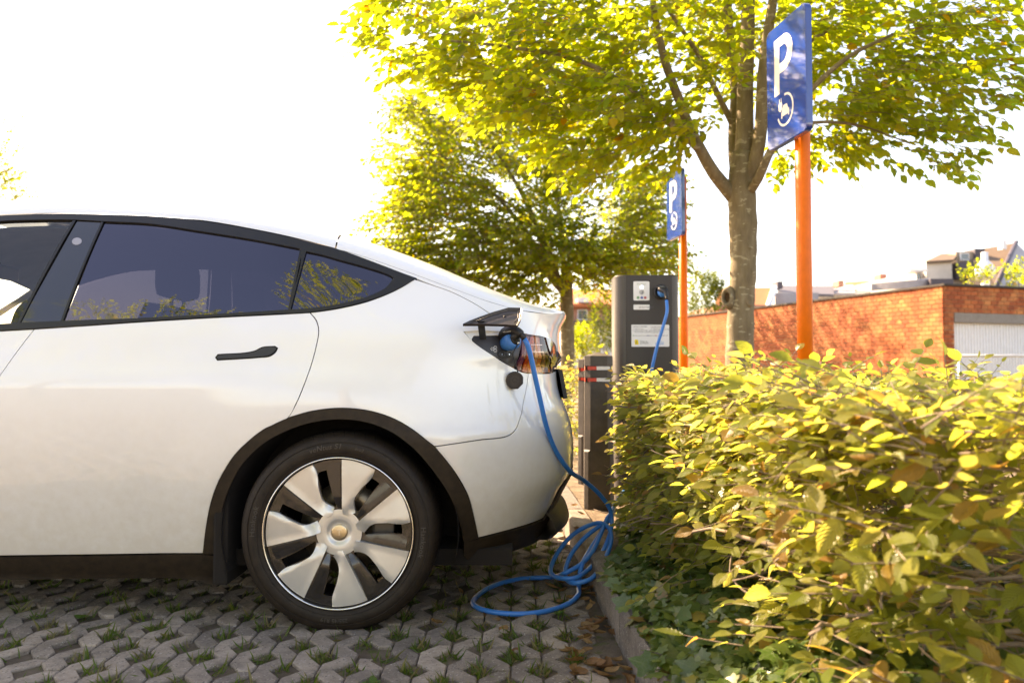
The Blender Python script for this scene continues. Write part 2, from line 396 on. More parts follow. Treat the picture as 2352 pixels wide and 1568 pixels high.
def panel(name, loops, mat, out=0.0, thick=.014, shrink=.0019, step=.04, parent=None, mirror=True, px=True, res=.012, lip=True):
    LL = []
    for i, L in enumerate(loops):
        if px: L = [on_body(u, v) for u, v in L]
        L = [(p.x, p.y) for p in spline(L, res, True)]
        n = len(L); ar = sum(L[k][0]*L[(k+1) % n][1]-L[(k+1) % n][0]*L[k][1] for k in range(n))
        if (ar < 0) == (i == 0): L = L[::-1]
        LL.append(offset_poly(L, shrink) if shrink else L)
    vo, tri, cons = cdt(LL, step)
    P = []; Nn = []
    for p in vo:
        n = nrm(p.x, p.y); P.append(lift(p.x, p.y)+n*out); Nn.append(n)
    F = []
    for t in tri:
        a, b, c = t; nn = (P[b]-P[a]).cross(P[c]-P[a]); F.append((a, b, c) if nn.dot(Nn[a]) > 0 else (a, c, b))
    if lip:
        for ci, C in enumerate(cons):                         # turned-in edge
            n = len(C); b = len(P)
            for j, i in enumerate(C):
                t = (P[C[(j+1) % n]]-P[C[j-1]]).normalized(); side = t.cross(Nn[i]); side = side.normalized()
                P.append(P[i].copy()); Nn.append(side)
            b2 = len(P)
            for j, i in enumerate(C): P.append(P[i]-Nn[i]*thick); Nn.append(Nn[b+j])
            for j in range(n):
                k = (j+1) % n; F.append((b+k, b+j, b2+j, b2+k))
    objs = []
    for s in ((0, 1) if mirror else (0,)):
        me = bpy.data.meshes.new(name)
        if s == 0: me.from_pydata([tuple(p) for p in P], [], F); nn = [tuple(n) for n in Nn]
        else: me.from_pydata([(p.x, 2*YC-p.y, p.z) for p in P], [], [f[::-1] for f in F]); nn = [(n.x, -n.y, n.z) for n in Nn]
        me.validate(); finish(me, nn); objs.append(link(name, me, mat, parent or CAR))
    return objs
def mirrored(mb, name, mat, parent=None):
    o = mb.build(name, mat, parent or CAR)
    m2 = MB(); m2.v = [(x, 2*YC-y, z) for x, y, z in mb.v]; m2.f = [f[::-1] for f in mb.f]; m2.sm = list(mb.sm)
    return o, m2.build(name, mat, parent or CAR)

ARCH = [(466.7, 1270.3), (473, 1215), (485, 1153), (500, 1110), (518, 1076), (538, 1046), (562, 1021), (606, 986), (661, 959), (716, 944), (782, 937), (844, 942.5), (899, 959), (946, 985), (998, 1025), (1042, 1080), (1075, 1138), (1089, 1190), (1098, 1234)]
ARCHI = [(500, 1270), (503, 1215), (514, 1160), (536, 1102), (558, 1065), (606, 1018), (661, 988), (716, 970), (782, 962.6), (844, 970), (899, 992), (946, 1025), (983, 1065), (1020, 1116), (1045, 1168), (1058, 1211), (1064, 1243)]
SHUT = [(79, 756), (47, 797), (17, 838), (-12, 885), (-30, 940), (-40, 1010), (-42, 1120), (-40, 1273)]
# painted panels
panel('rear_door', [[(79, 756), (200, 748), (330, 739), (500, 729), (640, 722), (712, 718), (726, 735), (732, 760), (727, 792), (714, 840), (699, 882), (680, 927), (662, 959), (606, 986), (562, 1021), (538, 1046), (518, 1076), (500, 1110), (485, 1153), (473, 1215), (467, 1270), (300, 1271.5), (120, 1274), (-40, 1276)]+SHUT[:0:-1][1:]], M_['paint'])
panel('front_door', [SHUT+[(-300, 1277), (-560, 1278), (-575, 1100), (-590, 950), (-600, 860), (-585, 800), (-560, 790), (-300, 778), (-100, 766)]], M_['paint'], step=.06)
panel('quarter_panel', [[(712, 718), (758, 712), (800, 704), (846, 692), (900, 671), (932, 654), (952, 641), (1000, 657), (1034, 669), (1079, 691), (1121, 717), (1165, 746), (1176, 757), (1150, 761), (1100, 760), (1066, 762), (1087, 784), (1136, 818), (1173, 841), (1191, 851), (1205, 856), (1214, 857), (1210, 885), (1202, 925), (1193, 965), (1184, 986), (1170, 999), (1100, 1010), (998, 1025), (946, 985), (899, 959), (844, 942.5), (782, 937), (716, 944), (662, 959), (680, 927), (699, 882), (714, 840), (727, 792), (732, 760), (726, 735)]], M_['paint'])
panel('rear_bumper', [[(1214, 857), (1240, 857.5), (1262, 857), (1275, 852), (1320, 852), (1345, 960), (1345, 1075), (1318, 1075), (1309, 1088), (1296, 1104), (1285, 1119), (1266, 1158), (1247, 1189), (1200, 1207), (1150, 1221), (1098, 1234), (1089, 1190), (1075, 1138), (1042, 1080), (998, 1025), (1100, 1010), (1170, 999), (1184, 986), (1193, 965), (1202, 925), (1210, 885)]], M_['paint'])
# tailgate side: above the shut line, below the crest that rolls over to the top
KREAR = [(771, 570), (850, 594), (950, 629), (1050, 666), (1125, 693), (1200, 713), (1250, 719.5), (1320, 722)]
panel('tailgate_side', [KREAR+[(1320, 835), (1289, 834), (1287, 825.6), (1279, 807), (1270, 788), (1261, 779), (1249, 774), (1205, 766), (1176, 757), (1165, 746), (1121, 717), (1079, 691), (1034, 669), (1000, 657), (955, 639.5), (850, 599)]], M_['paint'], shrink=.0012)
# dark plastic
panel('wheel_arch_trim', [ARCH+ARCHI[::-1]], M_['clad'], out=.007, thick=.05, shrink=.0008, step=.03)
panel('sill_trim', [[(487, 1273), (300, 1273.5), (120, 1276), (-40, 1278), (-300, 1279), (-560, 1280), (-565, 1338), (-300, 1335), (0, 1331), (300, 1327), (420, 1328), (455, 1333), (480, 1341), (500, 1348), (501, 1275)]], M_['clad'], out=.004, thick=.05, shrink=.0012, step=.04)
panel('bumper_skirt', [[(1064, 1242), (1098, 1235.5), (1150, 1222.5), (1200, 1208.5), (1248, 1190.5), (1268, 1158), (1287, 1119), (1298, 1104), (1310, 1090), (1318, 1077), (1345, 1077), (1335, 1140), (1300, 1170), (1265, 1200), (1240, 1233), (1222, 1247), (1190, 1259), (1110, 1280), (1078, 1287), (1066, 1275)]], M_['clad'], out=.006, thick=.05, shrink=.0012, step=.035)
# windows and their trim
WTOP = [(-560, 640), (-420, 590), (-260, 548), (-120, 521), (0, 509), (85, 506), (170, 506), (239, 509.4), (346, 515), (457, 531.4), (586, 552), (689, 572)]
OT = [(-640, 690), (-560, 622), (-420, 570), (-260, 527), (-120, 505), (0, 496), (150, 492), (300, 496), (450, 507), (600, 532), (700, 554), (771, 571.5), (850, 600), (920, 626), (958, 639.5)]
OB = [(930, 656), (900, 671), (846, 691), (800, 703), (758, 711), (712, 717.5), (640, 721), (500, 728), (330, 738), (200, 746.5), (79, 755), (-100, 764.5), (-300, 776), (-560, 788), (-640, 786)]
IB = [(664, 711), (500, 721), (330, 730), (141, 737), (44, 741.5), (-100, 749), (-300, 761), (-560, 775)]
QG = [(703.4, 578.3), (740, 586), (778, 597), (840, 614), (895, 633), (904, 639), (886, 661), (862, 674), (837, 684), (778, 698), (720, 707), (668, 711)]
panel('window_trim', [OT+OB, WTOP+[(691, 576), (664, 711)]+IB[1:], QG], M_['trim'], out=.003, thick=.02, shrink=.0006, step=.045)
panel('front_window', [[(-558, 650), (-420, 596), (-260, 552), (-120, 524), (0, 510), (85, 507), (171, 507), (126, 590), (80, 672), (42, 741), (-100, 749), (-300, 761), (-558, 774)]], M_['glass'], out=-.006, thick=.004, shrink=0, step=.06, lip=False)
panel('pillar_cover', [[(177, 507), (205, 507.5), (234, 509), (204, 580), (172, 660), (141, 737), (92, 739.5), (46, 741.5), (84, 672), (130, 590)]], M_['gloss'], out=-.003, thick=.006, shrink=0, step=.04)
panel('rear_side_window', [[(239, 509.6), (346, 515), (457, 531.4), (586, 552), (688, 572), (677, 640), (663, 711), (500, 721), (330, 730), (146, 736.5), (177, 660), (209, 580)]], M_['tint'], out=-.006, thick=.004, shrink=0, step=.06, lip=False)
panel('quarter_window', [QG], M_['tint'], out=-.006, thick=.004, shrink=0, step=.05, lip=False)
for (p1, p2, wd, nm) in (((171.5, 505), (42, 743), 3.2, 'window_seal'), ((236, 508), (141.5, 738), 2.6, 'window_seal'), ((692, 573), (664.5, 712), 3.0, 'window_seal')):
    panel(nm, [[(p1[0]-wd, p1[1]), (p1[0]+wd, p1[1]), (p2[0]+wd, p2[1]), (p2[0]-wd, p2[1])]], M_['trim'], out=.0005, thick=.012, shrink=0, step=None)
# camera disc on the pillar
panel('pillar_camera', [[(176+11*math.cos(t)+2.5*math.sin(t), 553.5+8*math.sin(t)-2.5*math.cos(t)) for t in np.linspace(0, 6.283, 19)[:-1]]], plain('pillar_camera_lens', (.33, .33, .38), .25, bmp=0), out=-.0015, thick=.002, shrink=0, step=None)
# door handle
panel('door_handle', [[(498, 820), (502, 816), (585, 808), (603, 799.5), (630, 797.5), (635, 800), (630, 808), (618, 816), (600, 818.5), (501, 824.5)]], plain('handle_black', (.022, .022, .028), .4, bmp=.05), out=.003, thick=.006, shrink=0, step=.02, res=.006)
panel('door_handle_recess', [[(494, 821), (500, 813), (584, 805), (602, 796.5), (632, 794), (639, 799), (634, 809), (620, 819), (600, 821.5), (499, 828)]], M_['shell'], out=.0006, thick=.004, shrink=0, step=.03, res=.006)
# ---- roof, bonnet and tailgate top: from the crest line on the side to the centre line
KX = []
for (u, v) in [(-640, 686), (-560, 619), (-420, 567), (-260, 524), (-120, 502), (0, 493), (150, 489), (300, 493), (450, 504), (600, 529), (700, 551)]+KREAR: KX.append(on_body(u, v))
kz = table([(-3.75, .62), (-3.6, .76), (-3.3, .885), (-2.9, .965)]+[(a, z) for a, z in KX if a < .24 and a > -2.3]+[(a, z) for a, z in KX if a >= .24])
zc = table([(-3.75, .64), (-3.55, .80), (-3.2, .94), (-2.8, 1.02), (-2.55, 1.09), (-2.3, 1.27), (-2.0, 1.455), (-1.75, 1.58), (-1.54, 1.616), (-1.176, 1.626), (-.808, 1.605), (-.441, 1.559), (-.128, 1.492), (.055, 1.44), (.294, 1.352), (.478, 1.273), (.662, 1.208), (.75, 1.190), (1.0, 1.184), (1.6, 1.184)])
def cap_pt(a, s):                                             # s 0 at the crest, 1 on the centre line
    z0 = kz(a); p0 = lift(a, z0); t0 = (lift(a, z0+.004)-lift(a, z0-.004)).normalized()
    p1 = Vector((p0.x, YC, max(zc(p0.x), z0+.004))); L = (p1-p0).length; h = p1.z-p0.z
    return Vector((p0.x, p0.y+(YC-p0.y)*s, z0+(p1.z-z0)*(1-(1-s)**13)))
AEND = XC+float(np.interp(.975, q_, L_))
def cap_panel(name, a0, a1, s0, s1, mat, na=40, ns=16, drop=.0):
    P = []; Nn = []; F = []
    for i in range(na+1):
        a = a0+(a1-a0)*i/na
        for j in range(ns+1):
            s = s0+(s1-s0)*(j/ns)**1.5 if s0 == 0 else s0+(s1-s0)*j/ns
            e = .004; p = cap_pt(a, s); ds = cap_pt(a, min(1, s+e))-cap_pt(a, max(0, s-e)); da = cap_pt(min(a+.006, AEND), s)-cap_pt(a-.006, s)
            n = da.cross(ds).normalized()
            if n.z < 0: n = -n
            if s < .012 : n = (n*.3+nrm(a, kz(a))*.7).normalized()
            P.append(p-n*drop); Nn.append(n)
    m = ns+1
    for i in range(na):
        for j in range(ns): F.append((i*m+j, (i+1)*m+j, (i+1)*m+j+1, i*m+j+1))
    for k in (0, 1):
        me = bpy.data.meshes.new(name)
        if k == 0: me.from_pydata([tuple(p) for p in P], [], F); nn = Nn
        else: me.from_pydata([(p.x, 2*YC-p.y, p.z) for p in P], [], [f[::-1] for f in F]); nn = [Vector((n.x, -n.y, n.z)) for n in Nn]
        finish(me, [tuple(n) for n in nn]); link(name, me, mat, CAR)
AJ = on_body(771, 570)[0]
cap_panel('roof_rail', -1.95, AJ-.003, 0, .62, M_['paint'])
cap_panel('roof_glass', -1.72, AJ-.003, .625, 1, M_['gloss'], drop=.006)
cap_panel('tailgate_top', AJ+.003, AEND, 0, .62, M_['paint'], na=50)
cap_panel('tailgate_glass', AJ+.003, AJ+.52, .625, 1, M_['tint'], drop=.006)
cap_panel('tailgate_lid', AJ+.525, AEND, .622, 1, M_['paint'])
cap_panel('windscreen_pillar', -2.45, -1.953, 0, .10, M_['paint'], na=14)
cap_panel('windscreen', -2.55, -1.723, .345, 1, M_['glass'], na=16, drop=.002)
cap_panel('windscreen', -2.55, -1.953, .10, .345, M_['glass'], na=16, drop=.002)
cap_panel('bonnet', -3.75, -2.555, 0, 1, M_['paint'], na=26)
panel('front_wing', [[(-2.16, .30), (-2.16, 1.02), (-2.3, 1.06), (-2.55, kz(-2.55)-.01), (-2.9, kz(-2.9)-.01), (-3.3, kz(-3.3)-.01), (-3.6, kz(-3.6)-.01), (-3.75, .61), (-3.75, .28)]+[(-2.89+.43*math.cos(t), .345+.43*math.sin(t)) for t in np.linspace(math.pi-.1, .1, 15)]], M_['paint'], px=False, step=.07)
panel('wheel_arch_trim', [[(-2.89+.43*math.cos(t), .345+.43*math.sin(t)) for t in np.linspace(math.pi+.1, -.1, 17)]+[(-2.89+.39*math.cos(t), .345+.39*math.sin(t)) for t in np.linspace(-.1, math.pi+.1, 17)]], M_['clad'], px=False, out=.007, thick=.05, step=.05)
nose = MB(); nose.grid([[lift(-3.75, z) if k == 0 else Vector((-3.75-.12*math.sin(math.pi/2*k/8), lift(-3.75, z).y+(YC-lift(-3.75, z).y)*k/8, z)) for k in range(9)] for z in np.linspace(.2, .62, 8)], True)
mirrored(nose, 'front_bumper', M_['paint'])
# rear face, from the tailgate lip down to the skirt
def wrap(name, z0, z1, mat, nz=14, out=0.):
    rows = []
    for z in np.linspace(z0, z1, nz):
        rows.append([lift(XC+float(np.interp(q, q_, L_)), z)+Vector((out, 0, 0)) for q in 1-(1-.972)*(1-np.linspace(0, 1, 11))**2.2])
    m = MB(); m.grid(rows, True); mirrored(m, name, mat)
zt = kz(AEND)
wrap('tailgate_rear', .95, zt-.001, M_['paint'], 16); wrap('bumper_rear', .50, .935, M_['paint'], 18); wrap('bumper_skirt_rear', .22, .492, M_['clad'], 10, .003); wrap('tailgate_recess', .935, .95, M_['black'], 2)
# number plate carrier seen edge-on, and the lower diffuser
np_ = MB(); zz = [(.928, .82), (.924, .838), (.80, .861), (.797, .845)]
np_.prism([(x, z) for z, x in zz], .62, 1.29, Matrix(((1, 0, 0, 0), (0, 0, 1, 0), (0, 1, 0, 0), (0, 0, 0, 1)))); np_.build('number_plate_holder', M_['black'], CAR)
df = MB(); rows = []
for k in range(13):
    t = k/12; y = .44+(YC-.44)*t; xx = .80+.085*math.sin(t*math.pi/2)**.6
    rows.append([Vector((xx-.16, y, .235)), Vector((xx-.04, y, .225)), Vector((xx, y, .262)), Vector((xx-.012, y, .30)), Vector((xx-.08, y, .37))])
df.grid(rows, True); mirrored(df, 'rear_diffuser', plain('diffuser_plastic', (.055, .045, .036), .5, bmp=.2))
# ---- inner shell so the shut lines are dark, plus wheel housings and floor
sh = MB(); rows = []
for a in np.linspace(-3.7, AEND, 90):
    zmax = kz(a)
    top = min(zmax-.012, 1.05+.0*a) if a < .35 else zmax-.012
    rows.append([lift(a, z)-nrm(a, z)*.028 for z in np.linspace(.27, top, 13)])
m = len(rows[0]); P = [p for r in rows for p in r]; F = []
for i in range(len(rows)-1):
    for k in range(m-1):
        q = (i*m+k, (i+1)*m+k, (i+1)*m+k+1, i*m+k+1); c = sum((P[j] for j in q), Vector())/4
        if math.hypot(c.x, c.z-.345) < .52 or math.hypot(c.x+2.89, c.z-.345) < .52: continue
        if -2.2 < c.x < .30 and c.z > 1.03: continue
        F.append(q)
sh.add(P, F, True); mirrored(sh, 'body_shell', M_['shell'])
fl = MB(); fl.box((-3.6, .12, .20), (.62, 2*YC-.12, .26)); fl.box((-3.4, .50, .26), (.55, 2*YC-.50, .60)); fl.box((-2.4, .125, .262), (-.47, .24, .43)); fl.box((-2.4, 2*YC-.24, .262), (-.47, 2*YC-.125, .43)); fl.build('floor_pan', M_['liner'], CAR)  # boxes along both sills are added to block sun coming through the windscreen
for x0 in (0, -2.89):
    hs = MB(); rows = []
    for t in np.linspace(-.35, math.pi+.35, 30):
        r = .425; rows.append([Vector((x0+r*math.cos(t), y, .345+r*math.sin(t))) for y in (.015, .10, .24, .36)])
    hs.grid(rows, True); hs.add([(x0-.46, .36, .05+.1), (x0+.46, .36, .15), (x0+.46, .36, .80), (x0-.46, .36, .80)], [(0, 1, 2, 3)])
    mirrored(hs, 'wheel_housing', M_['liner'])
fp = MB(); fp.box((-.46, .03, .15), (-.405, .34, .62), bev=.01); fp.build('mud_guard', M_['liner'], CAR)
# ---- cabin
cb = MB(); cb.box((-2.3, .22, 1.47), (-.25, 2*YC-.22, 1.50)); rows = []
for x in np.linspace(-2.0, .25, 14): rows.append([Vector((x, y, min(zc(x)-.05-.22*abs(y-YC)**2.2, 1.55))) for y in np.linspace(.30, 2*YC-.30, 9)])
cb = MB(); cb.grid(rows, True); cb.build('headlining', M_['lining'], CAR)
for x0, sc_ in ((-1.02, 1.0), (-.16, .95)):
    for y0 in ((.50, 1.41) if x0 < -1 else (.66, .955, 1.25)):
        st = MB(); wdt = .25 if x0 < -1 else .17
        prof = [(x0-.42, .55), (x0-.40, .68), (x0-.05, .66), (x0+.10, .95), (x0+.20, 1.19), (x0+.27, 1.18), (x0+.25, .9), (x0+.15, .52)]
        st.prism(prof, y0-wdt, y0+wdt, Matrix(((1, 0, 0, 0), (0, 0, 1, 0), (0, 1, 0, 0), (0, 0, 0, 1))), bev=.04)
        seat = st.build('seat', M_['seat'], CAR)
        hr = MB(); hr.box((x0+.17, y0-.13, 1.22), (x0+.28, y0+.13, 1.38), bev=.045); hr.tube([(x0+.22, y0-.06, 1.15), (x0+.225, y0-.06, 1.25)], .008); hr.tube([(x0+.22, y0+.06, 1.15), (x0+.225, y0+.06, 1.25)], .008)
        hr.build('headrest', M_['seat'], seat)
ds = MB(); ds.box((-2.7, .15, .75), (-2.28, 2*YC-.15, .97), bev=.05); ds.build('dashboard', M_['seat'], CAR)
sw = MB(); sw.lathe([(.18+.016*math.cos(t), .016*math.sin(t)) for t in np.linspace(0, 6.283, 9)[:-1]], 24, Matrix.Translation((-2.16, .52, .93)) @ Matrix.Rotation(R_(-65), 4, 'Y'), close=True); sw.build('steering_wheel', M_['black'], CAR)
mr_ = MB(); mr_.box((-1.86, YC-.13, 1.36), (-1.83, YC+.13, 1.43), bev=.012); mr_.tube([(-1.85, YC, 1.43), (-1.90, YC, 1.50)], .01); mr_.build('interior_mirror', M_['black'], CAR)
for y0, s in ((-.08, 1), (2*YC+.08, -1)):
    om = MB(); om.box((-2.02, y0-.10, 1.06), (-1.86, y0+.09, 1.20), bev=.035); om.tube([(-1.95, y0+.02*s, 1.09), (-1.97, y0+.2*s, 1.07)], .03); om.build('door_mirror', M_['gloss'], CAR)
pl = MB(); pl.box((-.55, .27, .98), (.36, 2*YC-.27, 1.0)); pl.build('parcel_shelf', M_['lining'], CAR)
# ------------------------------------------------------------------ wheel
WR, WZ, WY = .350, .342, -.004
def wheel_obj(loc, rotz, name='wheel'):
    o = empty(name, loc); o.parent = CAR; o.rotation_euler = (0, 0, rotz); o.scale = (1.022, 1.022, 1.022); return o
def WM(): return Matrix(((1, 0, 0, 0), (0, 0, -1, 0), (0, 1, 0, 0), (0, 0, 0, 1)))
W0 = wheel_obj((-.002, WY, WZ), 0)
def wpart(mb, name, mat):
    me = mb.mesh(name)
    me.transform(WM()); o = bpy.data.objects.new(name, me); me.materials.append(mat); col.objects.link(o); o.parent = W0; return o
ty = MB(); ty.lathe([(.250, -.030), (.262, -.012), (.272, -.004), (.288, .001), (.306, .003), (.309, .0015), (.322, -.001), (.334, -.008), (.342, -.018), (.3475, -.034), (.350, -.055), (.350, -.195), (.342, -.235), (.31, -.252), (.262, -.242)], 96, close=True)
wpart(ty, 'tyre', M_['rubber'])
gr = MB()
for k in range(58):
    a = 2*math.pi*k/58; M = Matrix.Rotation(a, 4, 'Z')
    gr.add([M @ Vector(p) for p in ((.3355, -.0018, -.0088), (.3425, -.0005, -.0172), (.3490, .006, -.036), (.3512, .010, -.058), (.3512, .0135, -.058), (.3490, .0095, -.036), (.3425, .0028, -.0172), (.3355, .0006, -.0088))], [(0, 1, 6, 7), (1, 2, 5, 6), (2, 3, 4, 5)])
wpart(gr, 'tread_groove', M_['liner'])['kind'] = 'stuff'
for r in (.2825, .3165):
    q = MB(); q.lathe([(r+.0012*math.cos(t), .0012*math.sin(t)+(.0006 if r < .3 else .0012)) for t in np.linspace(0, 6.283, 7)[:-1]], 96, close=True); wpart(q, 'sidewall_rib', M_['rubber'])
def arc_text(body, r, ang, size, shear=.0, spacing=1.0, flat=.0030):
    V, F = text_geo(body, size, .0005, 'CENTER', shear, spacing); P = []
    for v in V:
        rr = r+v.y; a = ang-v.x/r
        P.append((rr*math.cos(a), rr*math.sin(a), flat+v.z*1.0-abs(rr-.304)*.06))
    m = MB(); m.add(P, F); wpart(m, 'sidewall_lettering', M_['rubtext'])
arc_text('veNtus S1', .2935, R_(99), .026, .25, 1.05); arc_text('evo3', .2945, R_(76), .016, .2)
arc_text('Hankook', .290, R_(-6), .026, .0, 1.1); arc_text('Hankook', .290, R_(172), .026, .0, 1.1)
arc_text('255/45 R19', .294, R_(268), .02); arc_text('T2', .305, R_(56), .011)
ri = MB(); ri.lathe([(.2655, -.008), (.2655, .0005), (.2635, .0028), (.2608, .0028), (.2592, .0), (.2592, -.010)], 96, caps=False); wpart(ri, 'rim_edge', M_['chrome'])
br = MB(); br.lathe([(.259, -.004), (.250, -.05), (.236, -.11), (.236, -.20)], 64, caps=False); wpart(br, 'rim_barrel', plain('rim_barrel_metal', (.07, .06, .05), .4, .6))
bd = MB(); bd.lathe([(.06, -.115), (.16, -.115), (.16, -.14), (.06, -.14)], 48, close=True); wpart(bd, 'brake_disc', M_['disc'])
ca = MB(); ca.box((.105, -.045, -.16), (.185, .075, -.075), bev=.012); wpart(ca, 'brake_caliper', M_['caliper'])
CR = .2585
def pol(x, y): return (x*CR, y*CR)
def heighted(poly, hf, step, back=.02, walls=True):
    L = [(p.x, p.y) for p in spline([pol(*p) for p in poly], .010, True, 30)]
    n = len(L); ar = sum(L[k][0]*L[(k+1) % n][1]-L[(k+1) % n][0]*L[k][1] for k in range(n))
    if ar < 0: L = L[::-1]
    vo, tri, cons = cdt([L], step); P = [Vector((p.x, p.y, hf(p.x/CR, p.y/CR))) for p in vo]; F = []
    for a, b, c in tri: F.append((a, b, c) if (P[b]-P[a]).cross(P[c]-P[a]).z > 0 else (a, c, b))
    m = MB(); m.add(P, F, True)
    if walls:
        C = cons[0]; n = len(C); m.add([P[i] for i in C]+[P[i]-Vector((0, 0, back)) for i in C], [(k, n+k, n+(k+1) % n, (k+1) % n) for k in range(n)])
    return m
def hub_h(r): return -.012-.010*sst(.36, .14, r)
def blade_h(x, y):
    r = math.hypot(x, y)
    # crest runs from the outer far corner to the hub, facet falls away beyond it
    d = (x-.075)-(.395)*max(0, (y-.30))/.535
    base = -.0035-.006*sst(.9, .30, r)-.004*max(0, x)
    base += .0025*sst(.05, .015, abs(x-.045))
    fall = -.15*max(0, d) if d > 0 else .02*d
    t = sst(.42, .22, r); return (base+fall)*(1-t)+hub_h(r)*t+.003*sst(.05, .0, abs(x-.05))*sst(.2, .3, r)*sst(.5, .3, r)
BL = [(.035, .984), (.12, .978), (.22, .960), (.32, .929), (.41, .894), (.492, .852), (.452, .752), (.385, .675), (.312, .605), (.255, .530), (.212, .466), (.195, .40), (.20, .33), (.215, .26), (.12, .22), (.055, .245), (.047, .35), (.040, .65)]
FN = [(-.165, .905), (-.09, .925), (.012, .93), (.018, .70), (.022, .45), (.02, .33), (-.015, .315), (-.05, .38), (-.105, .56), (-.145, .75)]
SL = [(-.30, .80), (-.235, .825), (-.175, .84), (-.155, .74), (-.115, .57), (-.065, .40), (-.045, .345), (-.10, .335), (-.165, .37), (-.215, .44), (-.245, .52), (-.27, .66)]
bm0 = heighted(BL, blade_h, .012); fm0 = heighted(FN, lambda x, y: -.013-.004*sst(.0, -.16, x)-.012*sst(.5, .3, y), .015, .012)
A0 = R_(0)
for k in range(7):
    Rz = Matrix.Rotation(A0-k*2*math.pi/7, 4, 'Z')
    for mb, nm, mt in ((bm0, 'wheel_blade', 'silver'), (fm0, 'wheel_fin', 'darkwheel')):
        c = MB(); c.v = [tuple(Rz @ Vector(p)) for p in mb.v]; c.f = mb.f; c.sm = mb.sm; wpart(c, nm, M_[mt])
# dark dish with seven slots
circ = [(.985*CR*math.cos(t), .985*CR*math.sin(t)) for t in np.linspace(0, 2*math.pi, 97)[:-1]]
inn = [(.27*CR*math.cos(t), .27*CR*math.sin(t)) for t in np.linspace(0, 2*math.pi, 33)[:-1]]
loops = [circ, inn]
for k in range(7):
    Rz = Matrix.Rotation(A0-k*2*math.pi/7, 4, 'Z'); L = [(p.x, p.y) for p in spline([pol(*p) for p in SL], .012, True, 50)]
    loops.append([tuple((Rz @ Vector((x, y, 0)))[:2]) for x, y in L])
vo, tri, cons = cdt(loops, .03); dd = MB()
P = [Vector((p.x, p.y, -.017-.010*sst(.95, .35, p.length/CR))) for p in vo]
dd.add(P, [(a, b, c) if (P[b]-P[a]).cross(P[c]-P[a]).z > 0 else (a, c, b) for a, b, c in tri], True)
for C in cons[2:]:
    n = len(C); dd.add([P[i] for i in C]+[P[i]-Vector((0, 0, .022)) for i in C], [(k, (k+1) % n, n+(k+1) % n, n+k) for k in range(n)])
wpart(dd, 'wheel_cover', M_['darkwheel'])
hb = MB(); hb.lathe([(.31*CR, hub_h(.31)-.007), (.27*CR, hub_h(.27)-.004), (.235*CR, hub_h(.235)-.0014), (.21*CR, hub_h(.21)+.0002), (.19*CR, hub_h(.19)+.0002), (.165*CR, -.0205), (.15*CR, -.026), (.118*CR, -.027), (.0, -.027)][::-1], 64, caps=False); wpart(hb, 'hub', M_['silver'])
cp = MB(); cp.lathe([(0, -.0215), (.09*CR, -.0215), (.112*CR, -.023), (.112*CR, -.03)], 40); wpart(cp, 'centre_cap', M_['cap'])
V, F = text_geo('T', .03, .0004, 'CENTER'); tm = MB(); tm.add([(v.x, v.y-.011, -.021+v.z) for v in V], F); wpart(tm, 'cap_emblem', plain('cap_emblem_metal', (.72, .66, .55), .35, 1.))
for loc, rz in (((-2.89, WY, WZ), 0), ((.004, 2*YC-WY, WZ), math.pi), ((-2.89, 2*YC-WY, WZ), math.pi)):
    wn = wheel_obj(loc, rz)
    for ch in list(W0.children):
        c = ch.copy(); col.objects.link(c); c.parent = wn
# ------------------------------------------------------------------ charging port, tail lamp
PORT = panel('charge_port', [[(1085, 777), (1089, 769), (1150, 768.5), (1203, 768.5), (1203, 790), (1197, 815), (1191, 836), (1184, 841), (1173, 838.5), (1136, 815.5), (1089, 785)]], M_['port'], out=-.012, thick=.008, shrink=0, mirror=False, res=.006)[0]
panel('port_surround', [[(1066, 762.5), (1100, 761), (1150, 761.5), (1176, 758), (1205, 766.5), (1249, 774.5), (1262, 856), (1214, 856.5), (1191, 850.5), (1173, 840.5), (1136, 817.5), (1087, 783.5)]], M_['gloss'], out=-.020, thick=.004, shrink=0, mirror=False)
panel('port_recess', [[(1066, 757), (1100, 757), (1176, 754), (1176, 768), (1120, 768), (1090, 768.5), (1085, 776), (1086, 782)]], M_['paint'], out=-.009, thick=.008, shrink=0, mirror=False, step=.03, res=.008)
def stad(cx, cy, w, h, n=9): return [(cx-w+h*math.cos(t), cy+h*math.sin(t)) for t in np.linspace(math.pi/2, 3*math.pi/2, n)]+[(cx+w+h*math.cos(t), cy+h*math.sin(t)) for t in np.linspace(-math.pi/2, math.pi/2, n)]
panel('fast_charge_socket', [stad(1166, 812, 8, 10.5)], M_['black'], out=-.0095, thick=.01, shrink=0, mirror=False, step=None, res=.004, parent=PORT)
for cx in (1156.5, 1173.5):
    panel('socket_pin_hole', [[(cx+7*math.cos(t), 811.5+7*math.sin(t)) for t in np.linspace(0, 6.28, 13)[:-1]], [(cx+5.6*math.cos(t), 811.5+5.6*math.sin(t)) for t in np.linspace(0, 6.28, 13)[:-1]]], M_['port'], out=-.0085, thick=.004, shrink=0, mirror=False, step=None, res=.004, parent=PORT)
    panel('socket_pin', [[(cx+1.4*math.cos(t), 813+1.4*math.sin(t)) for t in np.linspace(0, 6.28, 7)[:-1]]], M_['chrome'], out=-.0085, thick=.004, shrink=0, mirror=False, step=None, res=.004, parent=PORT)
